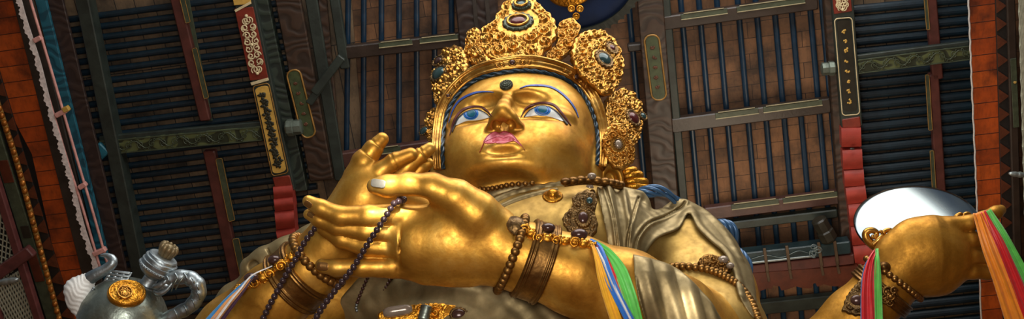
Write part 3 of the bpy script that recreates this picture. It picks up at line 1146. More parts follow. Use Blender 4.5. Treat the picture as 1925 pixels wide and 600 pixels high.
SLEEVE_O = spline([(1190, 478), (1225, 486), (1265, 500), (1297, 524), (1318, 546), (1345, 580), (1360, 640), (1240, 680), (1212, 600), (1196, 540), (1190, 478)], 60)
SLEEVE_R = []


def build_robe(root, h):
    base = body_robe
    RIDGES.extend([
        ridge(base, [(1126, 350), (1138, 400), (1146, 450), (1152, 510)], 7, 9, 12),
        ridge(base, [(1140, 352), (1156, 400), (1162, 450), (1164, 510)], 9, 8, 12),
        ridge(base, [(1168, 350), (1182, 372), (1188, 410), (1172, 450), (1170, 510)], 18, 10, 14),
        ridge(base, [(1186, 352), (1202, 374), (1210, 392), (1190, 430), (1180, 500)], 12, 9, 12),
        ridge(base, [(1190, 484), (1190, 446), (1215, 416), (1248, 402), (1276, 386), (1300, 392)], 8.5, 10.0, 18, -1),
        ridge(base, [(1213, 484), (1236, 451), (1276, 433), (1294, 406), (1311, 431), (1336, 456), (1362, 479), (1378, 512), (1390, 560)], 9, 9, 30, -1),
        ridge(base, [(1290, 396), (1296, 402), (1300, 408)], 12, 10, 4),
        ridge(base, [(1304, 398), (1326, 406), (1356, 438), (1388, 490)], 10, 7, 12),
    ])
    GROOVES.append((spline([(1192, 492), (1196, 452), (1218, 421), (1250, 407), (1279, 390), (1288, 380)], 30), 3.0, 1.7))
    GROOVES.append((spline([(1164, 510), (1160, 450), (1152, 400), (1138, 352)], 30), 2.6, 1.6))
    GROOVES.append((spline([(1178, 500), (1180, 450), (1190, 405), (1200, 372)], 30), 2.6, 1.6))
    lo, hi = bounds([P(1120, 620, -100), P(1440, 335, -100), P(1440, 335, 300), P(1120, 620, 340)], 14)
    obj('robe', grow(robe_right, lo, hi, h), M['bronze'], root)
    bA = lambda p: chain(p, ARM_A, 24)
    SLEEVE_R.extend([ridge(bA, [(1200, 480), (1206, 540), (1232, 610)], 15, 16), ridge(bA, [(1236, 490), (1240, 545), (1262, 620)], 14, 18),
                     ridge(bA, [(1272, 505), (1290, 560), (1310, 620)], 13, 16), ridge(bA, [(1191, 480), (1198, 540), (1216, 610)], 9, 9)])
    lo, hi = bounds([P(1180, 640, 200), P(1370, 470, 430), P(1370, 640, 430)], 12)
    obj('sleeve', grow(sleeve, lo, hi, h), M['bronze'], root)
    def inner(p):
        px, py = proj(p); b = body_robe(p)
        return np.maximum(np.maximum(b - 2.2, -(b + 5)), poly_sdf(px, py, INNER))
    INNER = spline([(885, 410), (925, 372), (975, 350), (1060, 338), (1130, 336), (1170, 350), (1190, 480), (1215, 455), (1290, 398), (1350, 440), (1400, 520), (1450, 640), (1330, 660), (1300, 560), (1240, 520), (1180, 530), (1100, 510), (960, 480), (885, 410)], 90)
    lo, hi = bounds([P(870, 660, 0), P(1460, 320, 0), P(870, 660, 380), P(1460, 320, 380)], 10)
    obj('inner_robe', grow(inner, lo, hi, h), M['chest_gold'], root)
    # robe over the belly and waist, below the hands
    def skirt(p):
        px, py = proj(p)
        b = torso(p)
        L = folds(p, WAIST, 10)
        d = smin(b - 5, L, 16)
        d = np.maximum(d, -(b + 8))
        return smax(d, poly_sdf(px, py, WO), 5)
    WO = spline([(640, 560), (700, 500), (780, 470), (900, 470), (975, 505), (1010, 548), (1080, 610), (1120, 700), (900, 760), (700, 740), (600, 680), (640, 560)], 70)
    WAIST = [ridge(torso, [(640, 640), (690, 580), (760, 540), (850, 530)], 15, 10), ridge(torso, [(900, 520), (960, 560), (1000, 600), (1040, 660)], 14, 14),
             ridge(torso, [(680, 600), (760, 556), (860, 548), (940, 580), (990, 640)], 10, 10), ridge(torso, [(960, 520), (1000, 560), (1050, 620)], 11, 11)]
    lo, hi = bounds([P(590, 720, 100), P(1120, 470, 400), P(590, 720, 400)], 12)
    obj('waist_robe', grow(skirt, lo, hi, h), M['bronze'], root)
    # robe roll on the other shoulder
    def roll(p):
        L = Q((472, 503, 170, 21), (500, 492, 172, 27), (540, 478, 172, 31), (590, 456, 168, 33), (640, 436, 160, 40))
        d = chain(p, L, 12)
        d = smax(d, -cap(p, P(452, 510, 216), P(500, 494, 172), 14, 9), 3)
        d = smax(d, -chain(p, Q((503, 470, 190, 2), (512, 486, 200, 2), (518, 505, 196, 2))), 3)
        d2 = chain(p, Q((402, 590, 150, 18), (440, 562, 160, 26), (490, 535, 160, 34), (560, 505, 150, 46), (640, 520, 110, 56)), 18)
        return smin(d, d2, 12)
    lo, hi = bounds([P(360, 640, 0), P(720, 370, 250)], 10)
    obj('robe_roll', grow(roll, lo, hi, h), M['bronze'], root)
    # collar folds round the neck
    def collar(p):
        d = folds(p, COLL, 4)
        return d
    tb = body_robe
    COLL = [ridge(tb, [(905, 398), (935, 378), (975, 362), (1040, 350), (1075, 349)], 6, 7, 12, 0), ridge(tb, [(898, 384), (930, 366), (975, 354), (1035, 346)], 8, 7, 12, 0),
            ridge(tb, [(918, 404), (955, 384), (995, 370), (1045, 358)], 4, 5, 12, 0)]
    lo, hi = bounds([a for L in COLL for a, _ in L], 14)
    obj('collar', grow(collar, lo, hi, 1.8), M['bronze'], root)
    # necklace: a bar of gilt plaques, small beads and a hanging pendant
    nk = obj('necklace', tube(surf_line(tb, [(1060, 362), (1100, 358), (1140, 362), (1166, 368)], 20, 0) + [0, 15, 14], 5.5, 10), M['cuff'], root)
    for i, (x, y) in enumerate(spline([(1062, 362), (1100, 358), (1140, 362), (1164, 367)], 9)):
        obj('plaque', ball(surf_pt(tb, x, y) + [0, 19, 18], (9, 7, 7), None, 14, 8), M['cuff'], nk)
    obj('gem', ball(surf_pt(tb, 1111, 360) + [0, 27, 22], (8, 6, 7)), M['gem_grey'], nk)
    me = bead_mesh(4.6); me.materials.append(M['cuff'])
    for x, y in spline([(878, 352), (905, 358), (930, 356), (960, 350), (1000, 347)], 14):
        shared('bead', me, surf_pt(tb, x, y + 10) + [0, 12, 14], nk)
    out = [(1075, 372), (1092, 360), (1108, 358), (1121, 368), (1122, 385), (1118, 400), (1124, 420), (1120, 438), (1108, 449), (1090, 448), (1072, 440), (1060, 426), (1058, 408), (1068, 396), (1076, 386)]
    c0 = surf_pt(tb, 1092, 410)
    n = nrm(WF * .8 + np.array([0.05, 0, .6]))
    mesh, (c, u, v, n, dome) = relief(out, c0[2] + 5, n, thick=10, seed=21, sizes=(8, 6, 4.5, 3.5, 2.5), amp=.6, dome=5, nr=40, nth=150,
                                      gems=[(1096, 413, 17), (1108, 381, 8)])
    pd = obj('pendant', mesh, M['bronze_dark'], root)
    for gx, gy, sx, sy, mat, rx, ry in [(1096, 413, 16, 19, 'gem_brown', 9.5, 11.5), (1108, 381, 7.5, 8, 'gem_teal', 6, 6.5)]:
        g0 = on_plane(gx, gy, c, n); ku, kv = plane_scale(gx, gy, c, n, u, v)
        gem(pd, g0, u, v, n, rx * ku, ry * kv, M[mat], (sx * ku, sy * kv, M['bronze_dark']), lift=dome + 2, beads=20)
    for i, (x, y, r) in enumerate([(1108, 352, 7), (1103, 361, 5), (1113, 361, 5), (1100, 369, 5.5), (1117, 371, 5)]):
        obj('bead', ball(surf_pt(tb, x, y) + [0, 0, 8], r), M['bronze_dark'] if i else M['gem_grey'], pd)
    # gilt boss on the chest
    c = surf_pt(tb, 1039, 371); n = grad(tb, c); c = c + n * 2.5
    bs = obj('chest_boss', lathe(c - n * 3, c + n * 20, [(0, 17), (3, 18), (5, 16), (5.5, 10), (9, 10), (13, 7.5), (15, 4), (16, .5)], 32), M['gold_deep'], root)
    # armlet on the upper arm
    au = lambda p: chain(p, ARM_U, 24)
    L = surf_line(base, [(1238, 506), (1275, 500), (1325, 505), (1360, 518), (1388, 537), (1410, 566), (1424, 600)], 27, 2)
    am = obj('armlet', tube(L, 5.0, 10), M['cuff'], root)
    me = bead_mesh(7.2); me.materials.append(M['cuff'])
    for q in L[3:]:
        shared('bead', me, q + [0, 0, 6], am)
    mesh, (c, u, v, n, dome) = relief([(1312, 492), (1320, 482), (1334, 478), (1350, 482), (1366, 488), (1376, 500), (1372, 514), (1356, 516), (1336, 508), (1318, 504)], surf_pt(base, 1345, 497)[2] + 8,
                                      np.array([.1, .45, .9]), thick=12, seed=31, sizes=(8, 6, 4.5, 3.5), dome=5, nr=30, nth=110)
    rs = obj('rosette', mesh, M['cuff'], am)
    for x, y, r in ((1356, 490, 9), (1369, 501, 7)):
        obj('gem', ball(surf_pt(base, x, y) + [0, 3, 18], (r, r * .8, r)), M['gem_grey'], am)
    # waist ornaments under the hands
    mesh, (c, u, v, n, dome) = relief([(712, 590), (735, 578), (780, 573), (825, 570), (865, 578), (895, 592), (905, 625), (800, 640), (712, 625)], surf_pt(torso, 800, 598)[2] + 14, np.array([0, .35, .95]),
                                      thick=18, seed=33, sizes=(11, 8, 6, 4.5, 3.2), dome=6, nr=40, nth=150, gems=[(862, 594, 20), (748, 592, 24)])
    bl = obj('belt_plate', mesh, M['gold_deep'], root)
    g0 = on_plane(863, 594, c, n); gem(bl, g0, u, v, n, 11, 9, M['gem_brown'], (16, 13, M['bronze_dark']), lift=dome + 3)
    a = on_plane(722, 592, c, n) + n * 12; b2 = on_plane(776, 584, c, n) + n * 12
    obj('belt_bar', tube(np.linspace(a, b2, 9), [5, 8, 9, 9, 9, 9, 9, 8, 5], 16), M['gem_grey'], bl)
    a = on_plane(803, 578, c, n) + n * 9; b2 = on_plane(796, 606, c, n) + n * 9
    obj('belt_clasp', tube(np.linspace(a, b2, 12), [9, 10, 9, 10, 9, 10, 9, 10, 9, 10, 9, 8], 14), M['silver_dull'], bl)
    # cuffs, bracelets, clusters of ornament
    armA = lambda p: smin(chain(p, ARM_A, 24), hand_a(p), 16)
    c, ax, r = limb_ring(ARM_A, 3, 0.95); cuff('cuff', root, armA, c - ax * 2, ax, r, 21, 5, M['cuff'])
    c2, ax2, r2 = limb_ring(ARM_A, 4, 0.78); bracelet('bracelet', root, armA, c2, nrm(ax2 + np.array([0, .1, 0])), r2, 35, 7.2, M['cuff'], 4)
    armB = lambda p: smin(chain(p, ARM_B, 20), hand_b(p), 14)
    c, ax, r = limb_ring(ARM_B, 2, 0.75); cuff('cuff', root, armB, c, ax, r, 22, 5, M['cuff'])
    c2, ax2, r2 = limb_ring(ARM_B, 3, 0.45); bracelet('bracelet', root, armB, c2, ax2, r2, 30, 7.6, M['cuff'], 4)
    def cluster(name, pts, seed, n, big, mat, base, parent, gems=()):
        r_ = np.random.default_rng(seed); parts = []
        sp = spline(pts, n)
        for i, (x, y) in enumerate(sp):
            s = big * r_.uniform(.7, 1.1)
            c = surf_pt(base, x, y)
            parts.append(ball(c + [0, 0, 2], (s, s * .85, s * .8), None, 14, 8))
            for k in range(6):
                a = 2 * math.pi * k / 6 + i
                parts.append(ball(c + np.array([math.cos(a) * s, math.sin(a) * s * .8, s * .3]), s * .38, None, 8, 6))
        # scroll tendrils
        for i in range(0, n - 1, 2):
            c = surf_pt(base, *sp[i]) + [0, 0, big * .9]
            t = np.linspace(0, 1, 26); a = t * 9 + i; rr = big * (1 - t * .75)
            parts.append(tube(c + np.stack([rr * np.cos(a), rr * np.sin(a), t * 4], 1), big * .2 * (1.2 - t * .6), 7))
        o = obj(name, join(*parts), mat, parent)
        for x, y, gr in gems:
            g = surf_pt(base, x, y) + [0, gr * .2, big + 2]
            obj('gem', ball(g, (gr * 1.15, gr * .8, gr)), M['gem_brown'], o)
        return o
    cluster('wrist_ornament', [(985, 432), (1012, 447), (1045, 452), (1080, 456), (1112, 462)], 41, 9, 9, M['gold_deep'], armA, root, [(1030, 430, 10), (1088, 443, 12)])
    cc = surf_pt(armA, 972, 426)
    obj('wrist_jewel', lathe(cc, cc + grad(armA, cc), [(-2, 19), (2, 19), (4, 15), (7, 14), (10, 9), (12, 2)], 28), M['bronze_dark'], root)
    cluster('wrist_ornament', [(452, 545), (480, 530), (508, 515), (530, 500), (548, 484)], 43, 9, 9.5, M['gold_deep'], armB, root, [(476, 524, 11), (519, 490, 10)])
    # nails
    for px, py, a, b, ang, mat, lift in [(711, 345, 14, 8, 8, 'nail_silver', 0), (606, 501, 11, 8, 5, 'nail_gold', 0), (579, 384, 8, 5.5, 35, 'nail_gold', 0), (584, 404, 7, 5, 30, 'nail_gold', 0)]:
        t = math.radians(ang); ct, st = math.cos(t), math.sin(t)
        def nf(p, base=hand_a):
            x, y = proj(p); d = base(p)
            X = (x - px) * ct + (y - py) * st; Y = -(x - px) * st + (y - py) * ct
            q = np.sqrt((np.abs(X) / a) ** 4 + (np.abs(Y) / b) ** 4) ** .5
            return np.maximum(np.maximum(d - 1.3, -(d + 2.5)), (q - 1) * min(a, b))
        c = surf_pt(hand_a, px, py)
        obj('nail', grow(nf, c - [a + 6, b + 8, 16], c + [a + 6, b + 8, 16], 0.9, polish=0), M[mat], root)
    # ear lobe opening and ribbons behind the ear
    def lobe(p):
        c = P(1146, 340, 62); ax = nrm(np.array([.35, .1, .95])); q = p - c; t = q @ ax
        w = q - t[:, None] * ax
        d = np.hypot(np.linalg.norm(w * np.array([1.0, .72, 1]), axis=1) - 19, t * .5) - 7
        return smin(d, np.maximum(np.linalg.norm(w * np.array([1.0, .72, 1]), axis=1) - 20, np.abs(t + 7) - 2.5), 5)
    obj('ear_lobe', grow(lobe, P(1146, 340, 62) - 50, P(1146, 340, 62) + 50, 1.8), M['gold'], root)
    rb = []
    for k, (x0, y0, x1, y1) in enumerate([(1170, 352, 1222, 356), (1168, 344, 1216, 344), (1170, 336, 1206, 330), (1168, 330, 1196, 322)]):
        rb.append(tube(spline([P(x0, y0, 40), P((x0 + x1) / 2, (y0 + y1) / 2 - 4, 46), P(x1, y1, 36)], 12), [5, 6, 7, 8, 8, 8, 8, 8, 9, 9, 9, 7], 10))
    obj('ear_ribbon', join(*rb), M['gold_deep'], root)
    # blue locks of hair lying on the shoulder
    for pts, rr, n in [([(1192, 366, 80), (1220, 362, 90), (1250, 366, 84), (1280, 382, 66)], 5.0, 5), ([(1342, 420, 70), (1360, 428, 84), (1374, 443, 84), (1382, 470, 76)], 5.5, 6), ([(1378, 466, 90), (1390, 488, 104), (1398, 520, 110), (1404, 560, 114)], 6, 6)]:
        st = []
        base_p = spline([P(*q) for q in pts], 40)
        T = nrm(np.gradient(base_p, axis=0)); nn = nrm(np.cross(T, np.array([0, 0, 1.]))); bb = np.cross(T, nn)
        for k in range(n):
            ph = np.linspace(0, 7, 40) + 2 * np.pi * k / n
            st.append(tube(base_p + nn * (np.cos(ph) * rr * .9)[:, None] + bb * (np.sin(ph) * rr * .9)[:, None] + nn * (k - n / 2) * rr * .6, rr * .72 * np.interp(np.linspace(0, 1, 40), [0, .15, .85, 1], [.5, 1, 1, .4]), 10))
        obj('hair_lock', join(*st), M['hair_blue'], root)


# ------------------------------------------------------------------ raised left arm with its open hand
ARM_C = Q((1420, 820, 120, 86), (1530, 690, 140, 70), (1610, 600, 152, 58), (1660, 545, 160, 51), (1692, 505, 164, 50))


def hand_c(p):
    q = p.copy(); zc = 170.0; s = 1.5
    q[:, 2] = (q[:, 2] - zc) * s + zc
    fl = lambda L: [(np.array([a[0], a[1], (a[2] - zc) * s + zc]), r) for a, r in L]
    d = chain(q, fl(Q((1692, 500, 166, 52), (1722, 484, 170, 62), (1755, 480, 174, 68), (1772, 480, 174, 58))), 22)
    d = smin(d, chain(q, fl(Q((1690, 480, 168, 40), (1722, 452, 170, 36), (1770, 436, 172, 24), (1806, 426, 172, 15)))), 18)
    d = smin(d, chain(q, fl(Q((1720, 520, 166, 36), (1765, 520, 170, 34), (1782, 505, 172, 28)))), 14)
    k = 5
    f1 = chain(p, Q((1785, 424, 178, 17), (1822, 420, 182, 15), (1850, 410, 180, 13), (1872, 400, 172, 12.5), (1881, 395, 168, 10)), k)
    f2 = chain(p, Q((1785, 453, 180, 17), (1825, 451, 186, 15), (1858, 450, 182, 15), (1878, 446, 172, 12)), k)
    f3 = chain(p, Q((1785, 481, 182, 17), (1828, 481, 188, 15), (1860, 482, 182, 15), (1874, 482, 172, 12)), k)
    f4 = chain(p, Q((1785, 507, 178, 17), (1828, 510, 184, 15), (1856, 511, 178, 15), (1872, 510, 168, 12)), k)
    d = smin(d, np.minimum(np.minimum(f1, f2), np.minimum(f3, f4)), 6)
    # the thumb folds forward behind the palm
    d = smin(d, chain(p, Q((1735, 452, 140, 26), (1770, 436, 110, 22), (1800, 428, 95, 16)), 8), 10)
    return d


def arm_c(p):
    return smin(chain(p, ARM_C, 20), hand_c(p), 14)


def build_arm_c(root, h):
    lo, hi = bounds([P(1330, 880, 40), P(1900, 370, 240), P(1900, 880, 240)], 10)
    a = obj('raised_arm', grow(arm_c, lo, hi, h), M['gold_hand'], root)
    c, ax, r = limb_ring(ARM_C, 2, 0.9)
    cuff('cuff', a, arm_c, c + ax * 4, ax, r, 12, 5, M['cuff'])
    c2, ax2, r2 = limb_ring(ARM_C, 3, 0.55); bracelet('bracelet', a, arm_c, c2, ax2, r2, 32, 6.2, M['cuff'], 3)
    c0 = surf_pt(arm_c, 1614, 572)
    mesh, (c, u, v, n, dome) = relief([(1582, 585), (1590, 560), (1604, 540), (1622, 524), (1640, 530), (1650, 548), (1646, 570), (1634, 588), (1610, 594)], c0[2] + 5, np.array([-.25, .3, .9]), thick=14, seed=51,
                                      sizes=(9, 7, 5, 3.8, 2.8), dome=5, nr=36, nth=130, amp=.55, gems=[(1611, 566, 12)])
    o = obj('forearm_plaque', mesh, M['bronze_dark'], a)
    gem(o, on_plane(1611, 566, c, n), u, v, n, 11, 9, M['gem_brown'], None, lift=dome + 2)
    parts = []
    for (x, y, r) in ((1664, 548, 7), (1672, 556, 8), (1662, 562, 8), (1670, 568, 7), (1658, 555, 6), (1676, 546, 5)):
        cc = surf_pt(arm_c, x, y)
        parts.append(ball(cc + [0, 0, 5], r, None, 12, 8))
        t = np.linspace(0, 1, 22); aa = t * 8; rr = r * (1.3 - t)
        parts.append(tube(cc + np.stack([rr * np.cos(aa), rr * np.sin(aa), 9 + t * 5], 1), 2.2, 7))
    obj('wrist_ornament', join(*parts), M['cuff'], a)
    j = surf_pt(arm_c, 1662, 504)
    obj('wrist_jewel', lathe(j, j + np.array([-.3, .5, .7]), [(-2, 11), (3, 11), (5, 8), (9, 7), (12, 2)], 24), M['cuff'], a)
    return a
# ------------------------------------------------------------------ things held or worn loosely
def even(path, step):
    """resample a polyline at steps given by a function of arc fraction (diameters)"""
    path = np.asarray(path, float)
    s = np.concatenate([[0], np.cumsum(np.linalg.norm(np.diff(path, axis=0), axis=1))])
    out, t = [], 0.0
    while t < s[-1]:
        out.append([np.interp(t, s, path[:, i]) for i in range(3)])
        t += step(t / s[-1])
    return np.array(out)


def build_mala():
    loop = [(592, 430, 334), (572, 457, 338), (555, 489, 340), (539, 515, 340), (520, 550, 338), (500, 588, 336), (478, 640, 334), (470, 690, 334), (495, 730, 336), (540, 700, 350), (575, 632, 378), (605, 580, 388),
            (635, 540, 392), (665, 502, 394), (690, 461, 394), (720, 415, 394), (744, 378, 388), (752, 371, 372), (752, 376, 350), (735, 392, 326), (690, 405, 318), (640, 416, 320), (600, 428, 326)]
    path = spline([P(*q) for q in loop], 400)
    for _ in range(4):                         # lie on the hand, not in it
        d = body_sdf(path)
        g = nrm(np.stack([body_sdf(path + np.eye(3)[i]) - d for i in range(3)], 1))
        path = path + g * np.clip(6.0 - d, 0, 8)[:, None]
    root = thing('prayer_beads', P(520, 600, 336), 'long string of dark round prayer beads hanging over the golden index finger', 'prayer beads')
    pts = [q for q in even(path, lambda t: 9.7) if proj(q)[1] < 650]

    me = bead_mesh(5.35, 'prayer_bead'); me.materials.append(M['bead_dark'])
    for q in pts:
        shared('bead', me, q, root)
    obj('cord', tube(path[::4], 1.3, 6), M['bead_dark'], root)
    # a thin string on the robe below
    tor = body_robe
    g = thing('bead_string', P(690, 592, 260), 'thin string of silver and brown beads hanging below the golden hands', 'bead string')
    ln = [(692, 522), (682, 545), (674, 565), (671, 580), (678, 588), (690, 591), (703, 586), (709, 576), (712, 566), (722, 548), (734, 526), (738, 518)]
    pp = np.array([surf_pt(tor, x, y) + [0, 0, 10] for x, y in spline(ln, 60)])
    obj('cord', tube(pp, 1.0, 6), M['bead_dark'], g)
    ev = even(pp, lambda t: 5.6 if .25 < t < .68 else 6.6)
    ms = bead_mesh(2.9, 'silver_bead'); ms.materials.append(M['silver'])
    mb = bead_mesh(3.3, 'brown_bead'); mb.materials.append(M['gem_brown'])
    for i, q in enumerate(ev):
        shared('bead', ms if .25 < i / len(ev) < .68 else mb, q, g)


def ribbon(name, parent, pts, ws, mat, n=60, nu=15, folds_=2.0, amp=2.5, thick=1.6, seed=0, base=None, lift=4):
    """a folded strip of cloth: pts (px, py, z) or on a surface"""
    q = spline([p[:2] for p in pts], n)
    if base is not None:
        path = np.array([surf_pt(base, x, y) for x, y in q]) + [0, 0, lift]
        ker = np.ones(7) / 7
        path = np.stack([np.convolve(np.pad(path[:, i], 3, 'edge'), ker, 'valid') for i in range(3)], 1)
    else:
        path = spline([P(*p) for p in pts], n)
    w = np.interp(np.linspace(0, 1, n), np.linspace(0, 1, len(ws)), ws) / 2
    T = nrm(np.gradient(path, axis=0))
    sd = nrm(np.cross(T, np.array([0, 0, 1.])))
    nn = np.cross(sd, T)
    r_ = np.random.default_rng(seed)
    t = np.linspace(-1, 1, nu); s = np.linspace(0, 1, n)
    ph = r_.uniform(0, 6.28)
    wave = amp * (np.sin(t[None] * np.pi * folds_ + ph + s[:, None] * 2.0) + .5 * np.sin(t[None] * np.pi * folds_ * 2.3 + ph * 2 - s[:, None] * 3))
    g = path[:, None] + t[None, :, None] * (w[:, None, None] * sd[:, None]) + wave[..., None] * nn[:, None]
    f_ = g + nn[:, None] * thick / 2; b_ = g - nn[:, None] * thick / 2
    v = np.concatenate([f_.reshape(-1, 3), b_.reshape(-1, 3)]); N = n * nu
    F_ = []
    for i in range(n - 1):
        for j in range(nu - 1):
            a = i * nu + j
            F_.append((a, a + nu, a + nu + 1, a + 1)); F_.append((N + a, N + a + 1, N + a + nu + 1, N + a + nu))
    for i in range(n - 1):
        for j in (0, nu - 1):
            a = i * nu + j
            F_.append((a, N + a, N + a + nu, a + nu) if j == 0 else (a, a + nu, N + a + nu, N + a))
    for j in range(nu - 1):
        F_.append((j, j + 1, N + j + 1, N + j)); a = (n - 1) * nu + j; F_.append((a, N + a, N + a + 1, a + 1))
    return obj(name, (v, F_), mat, parent)


def cloth(name, c, var=.12):
    t = NT(name)
    a = t.noise(9, 4, .6)
    col = t.ramp(a, [(.3, tuple(x * (1 - var) for x in c[:3])), (.7, tuple(min(1, x * (1 + var)) for x in c[:3]))])
    m = t.out(col, 0, .45, t.bump(t.noise(60, 3, .6), .15, .01))
    t.b.inputs['Sheen Weight'].default_value = .3
    t.b.inputs['Subsurface Weight'].default_value = 0.0
    return m


for k, c in dict(c_orange=(236, 140, 28), c_red=(206, 26, 34), c_green=(96, 196, 84), c_blue=(40, 112, 200), c_white=(224, 224, 224), c_yellow=(238, 176, 40), c_sky=(70, 150, 214), c_plum=(60, 26, 56), c_peach=(220, 160, 100)).items():
    M[k] = cloth(k, lin(*c))


def strips(name, at, label, lst, base=None, lift=4, group=None):
    root = thing(name, at, label, 'scarf', group)
    for i, (nm, pts, ws, mat, fo, am) in enumerate(lst):
        o = ribbon('strip', root, pts, ws, M[mat], folds_=fo, amp=am, seed=i + len(label), base=base, lift=lift + i * 1.3)
        o['label'] = nm
    return root


def build_scarves():
    strips('silk_scarf', P(1920, 640, 215), 'orange, red and green silk scarf trailing from the open palm', [
        ('orange strip', [(1838, 400, 192), (1858, 462, 210), (1884, 530, 215), (1908, 600, 215), (1926, 650, 214)], [18, 24, 28, 32, 34], 'c_orange', 2.2, 2.6),
        ('red strip', [(1849, 397, 194), (1878, 452, 210), (1902, 508, 213), (1928, 572, 213), (1948, 620, 212)], [12, 18, 21, 25, 26], 'c_red', 1.6, 2.2),
        ('green strip', [(1858, 395, 192), (1884, 437, 205), (1908, 482, 208), (1938, 540, 208), (1964, 590, 208)], [10, 13, 14, 17, 18], 'c_green', 1.3, 1.8)])
    strips('silk_scarf', P(1640, 640, 240), 'blue, red and green silk scarf hanging over the raised wrist', [
        ('red strip', [(1646, 472, 208), (1639, 490, 222), (1634, 520, 228), (1633, 560, 230), (1634, 605, 230), (1634, 650, 230)], [8, 14, 21, 24, 25, 25], 'c_red', 2.0, 2.6),
        ('green strip', [(1649, 468, 210), (1649, 490, 224), (1650, 520, 230), (1651, 560, 232), (1652, 605, 232), (1652, 650, 232)], [5, 9, 12, 13, 14, 14], 'c_green', 1.2, 1.6),
        ('blue strip', [(1640, 480, 205), (1628, 500, 218), (1622, 530, 224), (1621, 570, 226), (1621, 605, 226), (1621, 650, 226)], [4, 6, 6, 6, 6, 6], 'c_blue', 1.0, 1.0)])
    fa = lambda p: chain(p, ARM_A, 24)
    strips('silk_scarf', P(1180, 640, 400), 'blue, yellow and green silk scarf draped down the golden forearm by the sleeve', [
        ('green strip', [(1112, 452), (1140, 474), (1164, 510), (1182, 560), (1196, 610), (1206, 650)], [7, 16, 24, 24, 22, 22], 'c_green', 2.0, 2.0),
        ('red strip', [(1116, 456), (1137, 482), (1154, 520), (1172, 565), (1188, 610), (1198, 650)], [3, 6, 7, 6, 6, 6], 'c_red', 1.0, 1.0),
        ('yellow strip', [(1112, 456), (1122, 485), (1131, 520), (1145, 565), (1160, 610), (1170, 650)], [4, 9, 15, 17, 18, 18], 'c_yellow', 1.4, 1.6),
        ('blue strip', [(1106, 450), (1125, 463), (1135, 492), (1147, 528), (1166, 568), (1186, 606), (1206, 648)], [7, 9, 13, 15, 15, 15, 15], 'c_blue', 1.6, 2.0),
        ('white strip', [(1120, 462), (1137, 498), (1153, 535), (1172, 573), (1190, 610)], [2, 4, 5, 5, 4], 'c_white', 1.0, 1.0)], base=fa, lift=7)
    strips('silk_scarf', P(400, 640, 330), 'blue, white and peach silk scarf slung across the lower forearm with rows of gilt beads', [
        ('white strip', [(512, 500, 322), (474, 518, 330), (452, 544, 330), (434, 565, 328), (408, 600, 322), (385, 632, 316)], [1.5, 2.5, 3, 3.5, 4, 5], 'c_white', 1.0, 1.0),
        ('peach strip', [(470, 524, 326), (452, 546, 324), (430, 568, 320), (403, 602, 314), (380, 632, 310)], [3, 8, 10, 12, 12], 'c_peach', 1.2, 1.2),
        ('blue strip', [(476, 518, 324), (450, 542, 320), (424, 568, 316), (392, 602, 310), (370, 630, 306)], [3, 7, 9, 9, 9], 'c_sky', 1.4, 1.3),
        ('plum strip', [(476, 522, 330), (456, 550, 332), (438, 574, 330), (416, 604, 324), (394, 634, 318)], [2, 4, 5, 6, 6], 'c_plum', 1.0, .8)])


